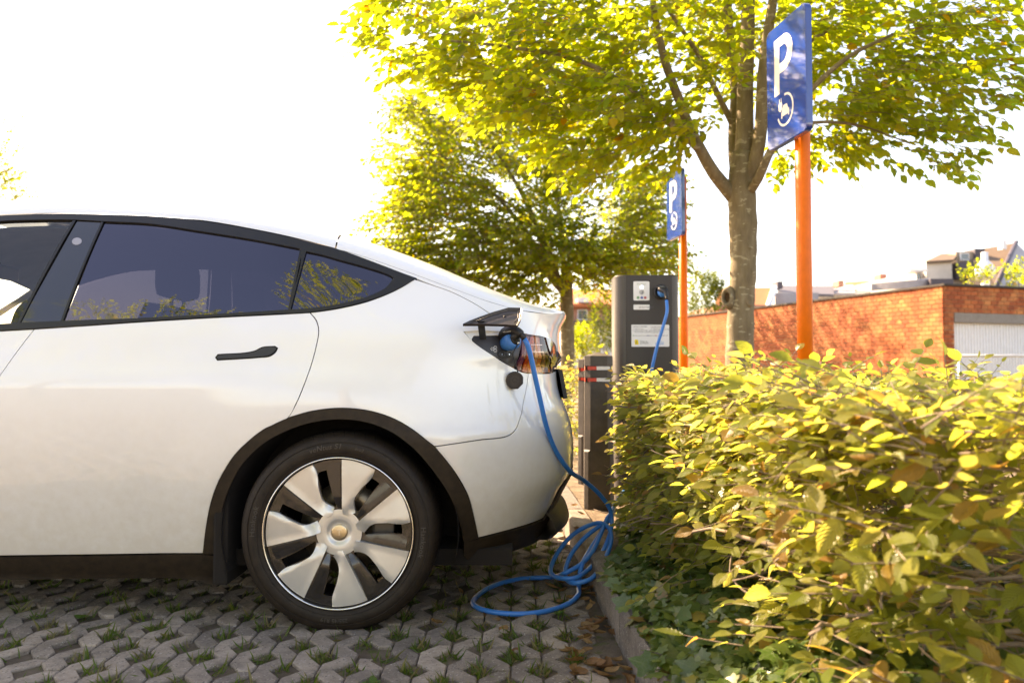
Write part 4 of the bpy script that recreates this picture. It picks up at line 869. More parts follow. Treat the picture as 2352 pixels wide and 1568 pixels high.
# ------------------------------------------------------------------ bollards
M_['boll'] = plain('bollard_plastic', (.055, .042, .032), .6, var=.25, nscale=12, bmp=.25, bscale=120, c2=(.085, .068, .052)); M_['red'] = plain('red_reflector', (.62, .035, .015), .25, var=.1, bmp=.05); M_['bwhite'] = plain('white_reflector', (.72, .68, .64), .3, bmp=.05)
def bollard(uc, Zd, vtop, wd, label, rot=0):
    c = PY(uc, 850, Zd-2.862); B = empty('bollard', (c.x, c.y, .11), label, 'bollard', 'bollards in front of the charging post'); zt2 = PY(uc, vtop, Zd-2.862).z; h = wd/2
    def sect(w_, ch): return [(-w_+ch, -w_), (w_-ch, -w_), (w_, -w_+ch), (w_, w_-ch), (w_-ch, w_), (-w_+ch, w_), (-w_, w_-ch), (-w_, -w_+ch)]
    M = Matrix.Translation((c.x, c.y, 0)) @ Matrix.Rotation(R_(rot), 4, 'Z')
    zs = [(.0, h*1.06, .022), (.45, h*1.03, .022), (.46, h*1.03, .034), (zt2-.165, h, .034), (zt2-.163, h-.006, .03), (zt2-.138, h-.006, .03), (zt2-.136, h, .034), (zt2-.098, h, .034), (zt2-.096, h-.006, .03), (zt2-.071, h-.006, .03), (zt2-.069, h, .034), (zt2-.012, h, .034)]
    P = []; F = []
    for z, w_, ch in zs: P += [M @ Vector((x, y, z)) for x, y in sect(w_, ch)]
    for i in range(len(zs)-1):
        for k in range(8): F.append((i*8+k, i*8+(k+1) % 8, (i+1)*8+(k+1) % 8, (i+1)*8+k))
    P.append(M @ Vector((0, 0, zt2+.012))); n = len(P)-1; F += [((len(zs)-1)*8+k, (len(zs)-1)*8+(k+1) % 8, n) for k in range(8)]
    m = MB(); m.add(P, F); m.build('post', M_['boll'], B)
    for z in (zt2-.151, zt2-.0835):
        for x0, x1, mt in ((-h*.78, -.012, 'red'), (-.012, h*.8, 'bwhite')):
            q = MB(); q.box((x0, -h+.0025, z-.0105), (x1, -h+.0058, z+.0105), M); q.build('reflector', M_[mt], B)
        q = MB(); q.box((-h+.0025, -h*.78, z-.0105), (-h+.0058, h*.75, z+.0105), M); q.build('reflector', M_['red'], B)
bollard(1374, 4.72, 813, .165, 'dark square bollard with red and white bands next to the charging post', -4)
bollard(1352, 5.75, 822, .15, 'dark bollard half hidden behind the other banded bollard', -4)
# ------------------------------------------------------------------ brick garage
cn = PY(2170, 850, 18.1-2.862); e2 = PY(1583, 850, 28.6-2.862); dl = Vector((e2.x-cn.x, e2.y-cn.y, 0)).normalized(); dr = Vector((dl.y, -dl.x, 0))
GA = empty('brick_garage', (cn.x, cn.y, 0), 'long red brick garage with grey lintel and white ribbed door', 'garage'); GH = 2.84
def brick_mat():
    m, t, p = new_mat('red_brick'); geo = t.nodes.new('ShaderNodeNewGeometry').outputs['Position']; oi = t.nodes.new('ShaderNodeObjectInfo').outputs['Random']
    v = N(t, 'ShaderNodeTexVoronoi', Scale=4.7); t.links.new(geo, v.inputs['Vector'])
    c = ramp(t, v.outputs['Color'], [(.2, (.38, .09, .026)), (.5, (.47, .135, .04)), (.8, (.55, .20, .065))]); c = mixc(t, 1., c, ramp(t, oi, [(0, (.75, .7, .7)), (1, (1.2, 1.2, 1.15))]), 'MULTIPLY')
    c = mixc(t, 1., c, ramp(t, noise(t, 25, 4, .6, geo), [(.3, (.8, .8, .8)), (.7, (1.1, 1.1, 1.1))]), 'MULTIPLY'); t.links.new(c, p.inputs['Base Color']); p.inputs['Roughness'].default_value = .85; bump(t, p, noise(t, 80, 5, .6, geo), .4, .01); return m
M_['brick'] = brick_mat(); M_['mortar'] = plain('mortar', (.60, .50, .40), .95, var=.15, bmp=.3); M_['lintel'] = concrete_mat('lintel_concrete', (.30, .26, .22), (.42, .38, .33), mossy=.3)
LL_ = 15.0; q = MB()
up = Vector((0, 0, 1)); o0 = Vector((cn.x, cn.y, 0)); thick = .2
def slab(o, d, n_in, L, z0, z1, th): return [o, o+d*L, o+d*L+n_in*th, o+n_in*th], z0, z1
def wallbox(mb, o, d, n_in, L, z0, z1, th=.2):
    b4 = [o, o+d*L, o+d*L+n_in*th, o+n_in*th]; mb.add([p+up*z0 for p in b4]+[p+up*z1 for p in b4], [(0, 1, 2, 3), (7, 6, 5, 4), (0, 4, 5, 1), (1, 5, 6, 2), (2, 6, 7, 3), (3, 7, 4, 0)])
wl = MB(); wallbox(wl, o0+dl*.02+dr*.012, dl, dr, LL_, 0, GH-.02); WL = wl.build('side_wall', M_['mortar'], GA)
wf = MB(); wallbox(wf, o0+dr*.02+dl*.012, dr, dl, 5.2, 2.17, GH-.02); wallbox(wf, o0+dr*.02+dl*.012, dr, dl, .30, 0, 2.17); WF = wf.build('front_wall', M_['mortar'], GA)
bc = []
def bricks(o, d, n_out, L, z0, z1, wallobj):
    nr = int(round((z1-z0)/.1))
    for r in range(nr):
        x = -.1 if r % 2 else 0.
        while x < L:
            a, b_ = max(x, 0)+.006, min(x+.2, L)-.006
            if b_-a > .03: bc.append((o+d*((a+b_)/2)+up*(z0+r*.1+.05)+n_out*.0, d, n_out, b_-a, wallobj))
            x += .2
bricks(o0, dl, -dr, LL_, .04, GH, WL); bricks(o0, dr, -dl, 5.2, 2.24, GH, WF); bricks(o0, dr, -dl, .28, .04, 2.24, WF)
unit = {}
def brick_mesh(L):
    k = round(L, 3)
    if k not in unit:
        m = MB(); m.box((-L/2, -.022, -.044), (L/2, .010, .044)); unit[k] = m.mesh('brick'); unit[k].materials.append(M_['brick'])
    return unit[k]
rank = []
for i, (c, d, n_out, L, wo) in enumerate(bc):
    u, v, f = proj(c); ok = -20 < u < 2372 and v < 870 and c.z > .9; rank.append((0 if ok else 1, f*(.6 if wo is WF else 1.), i))
rank.sort(); pick = set(i for h_, f, i in rank[:300] if h_ == 0); rest = {id(WL): MB(), id(WF): MB()}
for i, (c, d, n_out, L, wo) in enumerate(bc):
    M = basis(c, d, n_out.cross(d) if False else up.cross(d)); 
    M = Matrix(((d.x, -n_out.x, 0, c.x), (d.y, -n_out.y, 0, c.y), (0, 0, 1, c.z), (0, 0, 0, 1)))
    M = M @ Matrix.Translation((0, -.0+random.uniform(-.002, .002), 0))
    if i in pick:
        o = bpy.data.objects.new('brick', brick_mesh(L)); col.objects.link(o); o.parent = wo; o.matrix_parent_inverse = Matrix.Translation((-cn.x, -cn.y, 0)); o.matrix_world = M
        o.matrix_basis = M
        o.matrix_parent_inverse = Matrix.Identity(4)
    else: rest[id(wo)].add([M @ v.co for v in brick_mesh(L).vertices], [tuple(p.vertices) for p in brick_mesh(L).polygons])
for wo in (WL, WF): x = rest[id(wo)].build('brickwork', M_['brick'], wo); x['kind'] = 'stuff'; x.matrix_parent_inverse = Matrix.Identity(4)
q = MB(); wallbox(q, o0-dl*.0+dr*.30-dl*.02, dr, dl, 4.9, 2.02, 2.235, .2); q.build('lintel', M_['lintel'], GA)
q = MB(); wallbox(q, o0-dl*.08-dr*.06, dl, dr, LL_+.2, GH+.005, GH+.05, .36); wallbox(q, o0-dl*.07+dr*.301, dr, dl, 5.3, GH+.006, GH+.052, .36); q.build('coping', plain('dark_coping', (.06, .05, .04), .9, bmp=.5, bscale=20), GA)
q = MB(); rows = []
n_ = 0; x = .30; z0, z1 = .02, 2.02; P = []
while x < 5.2:
    for dx_, y_ in ((0, .0), (.035, .0), (.045, .018), (.08, .018)): P.append(o0+dr*(x+dx_)+dl*(.10+y_))
    x += .09
q.grid([[p+up*z0 for p in P], [p+up*z1 for p in P]], False, False); q.build('garage_door', plain('white_door', (.78, .78, .77), .5, var=.04, bmp=.05), GA)
rf = MB(); wallbox(rf, o0+dl*.2+dr*.2, dl, dr, LL_-.4, GH-.25, GH-.2, 5.); rf.build('flat_roof', M_['lintel'], GA)
# ------------------------------------------------------------------ wire mesh gate in front of the garage door
fz = PY(2206, 817, 14.2-2.862).z; fl_, fr_ = PY(2204, 850, 14.2-2.862), PY(2520, 850, 14.2-2.862)
FE = empty('mesh_gate', (fl_.x, fl_.y, 0), 'pale wire mesh gate in front of the white garage door', 'gate'); M_['galv'] = plain('galvanised', (.62, .62, .58), .4, .5, bmp=.05)
q = MB(); q.tube([(fl_.x, fl_.y, 0), (fl_.x, fl_.y, fz+.04)], .028, 12); q.build('post', M_['galv'], FE)
q = MB(); q.tube([(fl_.x, fl_.y, fz), (fr_.x, fl_.y, fz)], .024, 12); q.build('top_rail', M_['galv'], FE)
q = MB(); q.tube([(fl_.x, fl_.y, .12), (fr_.x, fl_.y, .12)], .02, 10); q.build('bottom_rail', M_['galv'], FE)
q = MB(); W_ = fr_.x-fl_.x; H_ = fz-.12; s_ = .065
for k in range(int((W_+H_)/s_)):
    x = k*s_
    for sg in (0, 1):
        a0, a1 = max(0, x-H_), min(x, W_); za, zb = x-a0, x-a1
        A, B_ = (a0, za), (a1, zb)
        if sg: A, B_ = (W_-A[0], A[1]), (W_-B_[0], B_[1])
        q.tube([(fl_.x+A[0], fl_.y+.006*sg, .12+A[1]), (fl_.x+B_[0], fl_.y+.006*sg, .12+B_[1])], .0035, 3, False)
x = q.build('wire_mesh', M_['galv'], FE); x['kind'] = 'stuff'
# ------------------------------------------------------------------ houses beyond
M_['slate'] = plain('slate', (.11, .105, .12), .7, nscale=3, bmp=.3, bscale=30); M_['otile'] = plain('orange_tiles', (.46, .14, .05), .8, nscale=4, bmp=.5, bscale=12); M_['btile'] = plain('brown_tiles', (.14, .095, .06), .8, nscale=4, bmp=.5, bscale=10)
M_['render'] = plain('pale_render', (.60, .55, .48), .9, nscale=1, bmp=.1); M_['gable'] = plain('grey_shingles', (.42, .40, .41), .8, nscale=2, bmp=.5, bscale=8); M_['wframe'] = plain('white_frame', (.8, .8, .8), .4, bmp=0); M_['wpane'] = plain('dark_pane', (.06, .08, .10), .1, bmp=0, coat=1); M_['pink'] = plain('pink_brick', (.44, .22, .15), .9, nscale=2, bmp=.5, bscale=10); M_['dclad'] = plain('dark_cladding_panel', (.07, .06, .075), .6, bmp=.1)
def pbox(u0, v0, u1, v1, Zd, dpt): a = PY(u0, v1, Zd-2.862); b_ = PY(u1, v0, Zd-2.862); return (a.x, a.y, a.z), (b_.x, a.y+dpt, b_.z)
def house(label, name='house'): return lambda loc: empty(name, loc, label, 'house')
def hbox(H, nm, mat, u0, v0, u1, v1, Zd, dpt, ground=False):
    lo, hi = pbox(u0, v0, u1, v1, Zd, dpt)
    if ground: lo = (lo[0], lo[1], -.03)
    m = MB(); m.box(lo, hi); return m.build(nm, mat, H)
def window(H, u0, v0, u1, v1, Zd, panes=2):
    lo, hi = pbox(u0, v0, u1, v1, Zd, .12); y = lo[1]-.05; m = MB(); t = (hi[0]-lo[0])*.08
    m.box((lo[0], y, lo[2]), (hi[0], y+.1, lo[2]+t)); m.box((lo[0], y, hi[2]-t), (hi[0], y+.1, hi[2])); m.box((lo[0], y, lo[2]+t), (lo[0]+t, y+.1, hi[2]-t)); m.box((hi[0]-t, y, lo[2]+t), (hi[0], y+.1, hi[2]-t))
    w0 = m.build('window', M_['wframe'], H)
    for k in range(panes):
        a = lo[0]+t+(hi[0]-lo[0]-2*t)*k/panes; b_ = lo[0]+t+(hi[0]-lo[0]-2*t)*(k+1)/panes
        q = MB(); q.box((a+t*.3, y+.04, lo[2]+t), (b_-t*.3, y+.07, hi[2]-t)); q.build('pane', M_['wpane'], w0)
def slope_roof(H, nm, mat, ridge, eave, Zr, Ze, th=.15):
    a, b_ = PY(ridge[0], ridge[1], Zr-2.862), PY(ridge[2], ridge[3], Zr-2.862); c, d = PY(eave[0], eave[1], Ze-2.862), PY(eave[2], eave[3], Ze-2.862)
    m = MB(); o = Vector((0, 0, -th)); m.add([a, b_, d, c, a+o, b_+o, d+o, c+o], [(0, 3, 2, 1), (4, 5, 6, 7), (0, 1, 5, 4), (1, 2, 6, 5), (2, 3, 7, 6), (3, 0, 4, 7)]); return m.build(nm, mat, H)
def hh(label, u, Zd, nm='house'): c = PY(u, 850, Zd-2.862); return empty(nm, (c.x, c.y, 0), label, 'house')
H = hh('brick house with an orange tiled roof right of the tree trunk', 1700, 46); hbox(H, 'wall', M_['pink'], 1640, 700, 1766, 840, 46, 7, True); slope_roof(H, 'roof', M_['otile'], (1650, 662, 1778, 660), (1640, 716, 1760, 716), 50, 45.5)
m = MB(); m.tube([PY(1779, 660, 47), PY(1761, 716, 42.5)], .18, 6); m.build('verge', M_['wframe'], H)
H = hh('grey slate-roofed house with a dark chimney behind the brick garage', 1840, 52); hbox(H, 'wall', M_['gable'], 1782, 672, 1880, 840, 50, 6, True); slope_roof(H, 'roof', M_['slate'], (1786, 655, 1915, 657), (1786, 672, 1915, 676), 58, 52); hbox(H, 'chimney', M_['dclad'], 1786, 646, 1798, 662, 53, 1.2)
H = hh('low beige house with a small brick chimney beyond the garage roof', 1940, 56); hbox(H, 'wall', M_['render'], 1890, 668, 2000, 840, 56, 8, True); slope_roof(H, 'roof', M_['gable'], (1885, 656, 1960, 654), (1880, 672, 1965, 672), 62, 55); hbox(H, 'chimney', M_['pink'], 1926, 644, 1938, 658, 57, 1.2); hbox(H, 'parapet', M_['wframe'], 1872, 672, 2002, 684, 55.6, .3)
H = hh('house with an orange ridge roof and red chimney near the balcony block', 2010, 62); hbox(H, 'wall', M_['pink'], 1950, 664, 2010, 840, 61, 6, True); slope_roof(H, 'roof', M_['otile'], (1940, 648, 2060, 640), (1940, 666, 2062, 664), 68, 61); hbox(H, 'chimney', M_['pink'], 2022, 629, 2036, 645, 64, 1.2)
H = hh('pale apartment block with balconies and a dark tiled gable roof', 2200, 50, 'apartment_block')
hbox(H, 'wall', M_['render'], 2108, 622, 2260, 840, 50, 9, True); hbox(H, 'upper_storey', M_['render'], 2128, 600, 2186, 650, 49.5, 5); slope_roof(H, 'roof', M_['btile'], (2160, 583, 2203, 579), (2127, 600, 2190, 596), 53, 49.3); hbox(H, 'roof_room', plain('beige_clad', (.42, .33, .24), .8), 2196, 578, 2240, 610, 51.5, 4); hbox(H, 'roof_room', M_['dclad'], 2240, 571, 2262, 612, 51.3, 4); hbox(H, 'bay', M_['dclad'], 2204, 601, 2250, 640, 49.2, 3)
slope_roof(H, 'roof', M_['btile'], (2243, 574, 2334, 557), (2220, 652, 2288, 660), 53, 46.5)
a, b_, c_, d_ = PY(2334, 557, 50.2), PY(2286, 662, 43.7), PY(2400, 662, 50), PY(2400, 620, 50); m = MB(); P = [a, b_, Vector((b_.x, b_.y, 0)), Vector((c_.x, c_.y, 0)), d_]; m.add(P+[p+Vector((-.6, 4, 0)) for p in P], [(0, 1, 2, 3, 4), (9, 8, 7, 6, 5), (0, 5, 6, 1), (1, 6, 7, 2), (3, 8, 9, 4), (4, 9, 5, 0)]); m.build('gable_wall', M_['gable'], H)
m = MB(); m.tube([PY(2334, 556, 50.1), PY(2286, 662, 43.6)], .16, 6); m.build('verge', M_['dclad'], H); hbox(H, 'vent_pipe', M_['wframe'], 2303, 551, 2312, 572, 50.5, .5)
hbox(H, 'canopy', M_['wframe'], 2090, 617, 2130, 623, 48.5, 1.5); window(H, 2205, 582, 2225, 598, 51.4, 1); window(H, 2104, 624, 2116, 644, 49.9, 1); window(H, 2318, 644, 2336, 662, 47.5, 1)
for k in range(5):
    a, b_ = PY(2002, 666-k*3.4, 44), PY(2136, 656-k*3.6, 44); m = MB(); m.tube([a, b_], .06, 5); m.build('balcony_rail', M_['gable'], H)
for k in range(12):
    u = 2002+k*12.2; m = MB(); m.tube([PY(u, 668-k*.9, 44), PY(u, 650-k*1.0, 44)], .035, 5); m.build('balcony_post', M_['gable'], H)
hbox(H, 'balcony_wall', M_['dclad'], 2138, 640, 2190, 668, 46.5, .4)
H = tag(empty('roof_vent', PY(2263, 640, 38)), 'white capped roof vent standing before the tiled gable roof', 'vent'); bz = PY(2263, 640, 38)
m = MB(); m.lathe([(.06, -2.7), (.20, -.2), (.20, 0), (.46, .0), (.46, .55), (.30, .8), (.16, .95), (.16, 1.35), (.0, 1.4)], 12, Matrix.Translation(bz)); m.build('vent_cowl', M_['wframe'], H)
H = hh('pink brick house with a white window seen past the far tree trunk', 1370, 40); hbox(H, 'wall', M_['pink'], 1290, 696, 1460, 738, 40, 8, False); hbox(H, 'ground_floor', M_['wframe'], 1300, 742, 1450, 846, 40.2, 7, True); hbox(H, 'fascia', M_['dclad'], 1290, 737, 1462, 744, 39.4, 2); hbox(H, 'cornice', M_['wframe'], 1326, 684, 1352, 694, 39.8, 8); slope_roof(H, 'roof', M_['otile'], (1290, 664, 1460, 664), (1285, 698, 1465, 698), 45, 39.6); window(H, 1326, 711, 1349, 735, 40, 2)
# ------------------------------------------------------------------ leaves
def leaf_geo(nu, nv, width=.30, serr=.0, fold=.16, droop=.18, tip=1.0):
    V = []; UV = []; F = []
    for i in range(nu+1):
        t = i/nu; w_ = width*math.sin(math.pi*min(1, t**.82))**.85 if 0 < t < 1 else 0
        if t > .7: w_ *= 1-(t-.7)*.6*tip
        if serr and i % 2: w_ *= 1-serr
        for k in range(-nv, nv+1):
            s_ = k/nv; V.append((t, s_*w_, fold*abs(s_)*w_*1.2-droop*t*t)); UV.append((t, .5+.5*s_))
    m = 2*nv+1
    for i in range(nu):
        for k in range(2*nv):
            F.append((i*m+k, (i+1)*m+k, (i+1)*m+k+1, i*m+k+1))
    return np.array(V), F, np.array(UV)
def ivy_geo():
    out = [(0, 0), (-.06, .22), (.02, .46), (.22, .34), (.34, .50), (.52, .52), (.56, .26), (.78, .16), (1.0, 0)]
    pts = out+[(x, -y) for x, y in out[-2:0:-1]]; V = [(.15, 0, .0)]+[(x, y, -.10*abs(y)-.08*x*x) for x, y in pts]; n = len(pts)
    return np.array(V), [(0, 1+(k+1) % n, 1+k) for k in range(n)], np.array([(x, .5+y) for x, y, z in V])
def lmesh(geo, name, mat):
    V, F, UV = geo; me = bpy.data.meshes.new(name); me.from_pydata([tuple(p) for p in V], [], F)
    ul = me.uv_layers.new(name='UVMap'); idx = np.zeros(len(me.loops), int); me.loops.foreach_get('vertex_index', idx); ul.data.foreach_set('uv', UV[idx].astype(np.float32).ravel())
    me.polygons.foreach_set('use_smooth', [True]*len(me.polygons)); me.materials.append(mat); me.update(); return me
def frames(d, n):
    d = d/np.linalg.norm(d, axis=1, keepdims=True); n = n-d*np.sum(n*d, axis=1, keepdims=True); n /= np.maximum(np.linalg.norm(n, axis=1, keepdims=True), 1e-9); s_ = np.cross(n, d); return d, s_, n
def leaf_mass(name, geo, pos, d, n, size, rnd, mat, parent):
    V, F, UV = geo; D, S, Nn = frames(d, n); m = len(V); K = len(pos)
    P = pos[:, None, :]+size[:, None, None]*(V[None, :, 0:1]*D[:, None, :]+V[None, :, 1:2]*S[:, None, :]+V[None, :, 2:3]*Nn[:, None, :])
    fl = np.array([len(f) for f in F]); base = np.concatenate([np.array(f) for f in F])
    idx = (base[None, :]+(np.arange(K)*m)[:, None]).ravel(); tot = np.tile(fl, K); st = np.concatenate([[0], np.cumsum(tot)[:-1]])
    me = bpy.data.meshes.new(name); me.vertices.add(K*m); me.vertices.foreach_set('co', P.astype(np.float32).ravel()); me.loops.add(len(idx)); me.loops.foreach_set('vertex_index', idx.astype(np.int32)); me.polygons.add(len(tot)); me.polygons.foreach_set('loop_start', st.astype(np.int32)); me.polygons.foreach_set('loop_total', tot.astype(np.int32))
    me.polygons.foreach_set('use_smooth', np.ones(len(tot), bool)); me.update(calc_edges=True)
    ul = me.uv_layers.new(name='UVMap'); ul.data.foreach_set('uv', np.tile(UV[base], (K, 1)).astype(np.float32).ravel())
    at = me.attributes.new('rnd', 'FLOAT', 'POINT'); at.data.foreach_set('value', np.repeat(rnd, m).astype(np.float32))
    o = link(name, me, mat, parent); o['kind'] = 'stuff'; return o
def leaf_objects(name, meshes, pos, d, n, size, parent, off):
    D, S, Nn = frames(d, n)
    for k in range(len(pos)):
        s_ = size[k]; M = Matrix(((D[k][0]*s_, S[k][0]*s_, Nn[k][0]*s_, pos[k][0]-off[0]), (D[k][1]*s_, S[k][1]*s_, Nn[k][1]*s_, pos[k][1]-off[1]), (D[k][2]*s_, S[k][2]*s_, Nn[k][2]*s_, pos[k][2]-off[2]), (0, 0, 0, 1)))
        o = bpy.data.objects.new(name, meshes[k % len(meshes)]); col.objects.link(o); o.parent = parent; o.matrix_basis = M
def score(pos, size):
    d = pos-np.array(CAM); f = d@np.array(FW); u = UC+FPX*(d[:, 0])/np.maximum(f, .05); v = VC-FPX*(d@np.array(UPV))/np.maximum(f, .05)
    ok = (f > .3) & (u > 0) & (u < 2352) & (v > 0) & (v < 1568); return np.where(ok, size/np.maximum(f, .1), 0), u, v, f
class Leaves:
    def __init__(s): s.p = []; s.d = []; s.n = []; s.s = []
    def spray(s, p0, d0, nrm_, L, gap, size, twigs=None, tr=.0022, jit=.35):
        d0 = norm(d0); nrm_ = norm(nrm_); side = d0.cross(nrm_).normalized(); k = max(2, int(L/gap)); p = Vector(p0); d = d0.copy(); pts = [p.copy()]
        for i in range(k):
            d = (d+Vector((random.gauss(0, .09), random.gauss(0, .09), random.gauss(0, .09)-.02))).normalized(); p = p+d*gap; pts.append(p.copy())
            sg = 1 if i % 2 else -1; ld = d*random.uniform(.5, .9)+side*sg*random.uniform(.6, 1.0)+Vector((random.gauss(0, jit*.4), random.gauss(0, jit*.4), random.gauss(-.12, jit*.4)))
            if i == k-1: ld = d
            ln = nrm_+Vector((random.gauss(0, jit), random.gauss(0, jit), random.gauss(0, jit)))
            s.p.append(tuple(p)); s.d.append(tuple(ld)); s.n.append(tuple(ln)); s.s.append(size*random.uniform(.65, 1.15))
        if twigs is not None: twigs.tube(pts[::2]+([pts[-1]] if len(pts) % 2 == 0 else []), [tr*(1-.6*i/len(pts[::2])) for i in range(len(pts[::2])+(1 if len(pts) % 2 == 0 else 0))], 4, False)
    def arr(s): return np.array(s.p), np.array(s.d), np.array(s.n), np.array(s.s)
HB = [(0, (.30, .16, .05)), (.07, (.32, .21, .05)), (.10, (.24, .22, .05)), (.35, (.11, .15, .03)), (.7, (.17, .195, .04)), (1, (.26, .245, .055))]
HT = [(0, (.55, .28, .06)), (.07, (.68, .44, .07)), (.10, (.80, .70, .14)), (.4, (.52, .58, .06)), (.75, (.72, .71, .10)), (1, (.86, .77, .16))]
M_['hleaf'] = leaf_mat('hedge_leaf', HB, HT, False, (.22, .22, .07), .35, 8, .34, .6); M_['hleaf1'] = leaf_mat('hedge_leaf_near', HB, HT, True, (.22, .22, .07), .35, 8, .34, .6)
TB = [(0, (.28, .12, .02)), (.012, (.28, .18, .03)), (.03, (.11, .135, .02)), (.5, (.062, .11, .018)), (1, (.12, .15, .02))]
TT = [(0, (.70, .34, .01)), (.012, (.75, .52, .01)), (.03, (.70, .69, .03)), (.5, (.42, .58, .03)), (1, (.74, .73, .03))]
M_['tleaf'] = leaf_mat('tree_leaf', TB, TT, False, (.15, .17, .05), .3, 8, .42, .66); M_['tleaf1'] = leaf_mat('tree_leaf_near', TB, TT, True, (.15, .17, .05), .3, 8, .42, .66)
IB_ = [(0, (.20, .10, .035)), (.05, (.17, .14, .02)), (.10, (.06, .115, .02)), (.6, (.038, .08, .022)), (1, (.11, .16, .03))]; IT_ = [(0, (.25, .12, .02)), (.1, (.20, .27, .02)), (1, (.32, .40, .03))]
M_['ivy'] = leaf_mat('ivy_leaf_mass', IB_, IT_, False, (.17, .20, .10), .55, 8, .30, .3, True); M_['ivy1'] = leaf_mat('ivy_leaf_near', IB_, IT_, True, (.17, .20, .10), .55, 8, .30, .3, True)
M_['twig'] = plain('twig_bark', (.21, .155, .115), .85, var=.3, nscale=40, bmp=.4, bscale=150); M_['bark'] = None
# ------------------------------------------------------------------ front hedge
HG = empty('hedge', (1.9, 0, .11), 'clipped hornbeam hedge with yellowing leaves in the right foreground', 'hedge')
def hx(y): zd = y+2.862; return 1.27-.02*math.sin(y*3)+(.05*sst(3.2, 3.9, zd))
lv = Leaves(); tw = MB(); random.seed(3)
def hz(x, y): return .862+.022*math.sin(x*6+y*4)+.016*math.sin(y*11+x*3)
for k in range(2500):                                   # top
    zd = 1.28+(4.3-1.28)*random.random()**.75; y = zd-2.862; x = hx(y)+random.uniform(-.02, 1)**1*random.uniform(.1, 1)*2.9 if random.random() < .6 else hx(y)+random.uniform(0, .7)
    z = hz(x, y)-abs(random.gauss(0, .055))-.03
    a = random.uniform(0, 6.283); lv.spray((x, y, z), (math.cos(a), math.sin(a), random.uniform(-.1, .75)), (random.gauss(0, .3), random.gauss(0, .3), 1), random.uniform(.10, .24), .028, random.uniform(.034, .056), tw, .002)
for k in range(1200):                                   # inside and behind
    zd = 1.35+(4.2-1.35)*random.random(); y = zd-2.862; x = hx(y)+random.uniform(.25, 2.7); z = random.uniform(.25, .8); a = random.uniform(0, 6.283)
    lv.spray((x, y, z), (math.cos(a), math.sin(a), random.uniform(-.3, .5)), (random.gauss(0, .4), random.gauss(0, .4), 1), random.uniform(.12, .26), .032, random.uniform(.04, .06), tw, .002)
for k in range(1300):                                    # face towards the car
    zd = 1.5+(4.4-1.5)*random.random()**.8; y = zd-2.862; z = random.uniform(.50, .88) if zd < 2.9 else random.uniform(.30, .88)
    if zd < 2.3 and z < .62 and random.random() < .6: continue
    x = hx(y)+abs(random.gauss(0, .10)); a = random.uniform(2.2, 4.1); lv.spray((x, y, z), (math.cos(a), math.sin(a), random.uniform(-.25, .4)), (-.4+random.gauss(0, .3), -.2+random.gauss(0, .3), 1), random.uniform(.10, .26), .03, random.uniform(.036, .058), tw, .002)
for k in range(330):                                    # ragged far end, down to the ground
    zd = random.uniform(3.15, 4.15); y = zd-2.862; z = random.uniform(.14, .84); x = hx(y)+.02+abs(random.gauss(0, .16)); a = random.uniform(1.9, 4.6)
    lv.spray((x, y, z), (math.cos(a), math.sin(a), random.uniform(-.3, .5)), (-.5+random.gauss(0, .4), -.4+random.gauss(0, .4), 1), random.uniform(.08, .24), .03, random.uniform(.04, .062), tw, .0018, .5)
for k in range(340):                                    # sprays close to the viewer
    zd = random.uniform(1.3, 2.6); y = zd-2.862; z = random.uniform(.30, .86); x = hx(y)+random.uniform(0, .4); a = random.uniform(1.8, 4.6)
    lv.spray((x, y, z), (math.cos(a), math.sin(a), random.uniform(-.2, .4)), (-.3+random.gauss(0, .35), -.2+random.gauss(0, .35), 1), random.uniform(.10, .22), .034, random.uniform(.045, .066), tw, .002)
for k in range(170):                                    # low growth filling the foot of the hedge
    zd = random.uniform(2.5, 4.1); y = zd-2.862; x = hx(y)-.04+abs(random.gauss(0, .14)); a = random.uniform(2.0, 4.4)
    lv.spray((x, y, random.uniform(.2, .5)), (math.cos(a), math.sin(a), random.uniform(-.2, .4)), (-.5+random.gauss(0, .3), -.4+random.gauss(0, .3), 1), random.uniform(.08, .2), .03, random.uniform(.034, .055), tw, .002)
for k in range(60):                                     # stray low sprays over the ivy
    zd = random.uniform(1.7, 3.6); y = zd-2.862; x = hx(y)+random.uniform(-.12, .35); a = random.uniform(2.3, 4.2)
    lv.spray((x, y, random.uniform(.22, .5)), (math.cos(a), math.sin(a), random.uniform(-.1, .3)), (-.3, -.2, 1), random.uniform(.10, .25), .034, random.uniform(.045, .068), tw, .002)
pos, d, n, size = lv.arr(); rn = rng.random(len(pos)); keep = ((pos[:, 1]+2.862) > 1.12)
pos, d, n, size, rn = pos[keep], d[keep], n[keep], size[keep], rn[keep]
s_, u_, v_, f_ = score(pos, size); order = np.argsort(-s_); top = order[:300]; rest_ = order[300:]
leaf_mass('hedge_foliage', leaf_geo(4, 1, .30, 0, .2, .2), pos[rest_], d[rest_], n[rest_], size[rest_], rn[rest_], M_['hleaf'], HG)
hm = [lmesh(leaf_geo(14, 2, .30, .16, f, dr_), 'leaf', M_['hleaf1']) for f, dr_ in ((.2, .18), (.35, .35), (.1, .05))]
leaf_objects('leaf', hm, pos[top], d[top], n[top], size[top], HG, HG.location)
t_ = tw.build('hedge_twigs', M_['twig'], HG); t_['kind'] = 'stuff'
random.seed(21)
def crooked(p, d, L, r, nseg=6, w_=.25):
    pts = [Vector(p)]; d = norm(d)
    for i in range(nseg): d = (d+Vector((random.gauss(0, w_), random.gauss(0, w_), random.gauss(0, w_)))).normalized(); pts.append(pts[-1]+d*L/nseg)
    return spline(pts, L/nseg/2, corner=150), r
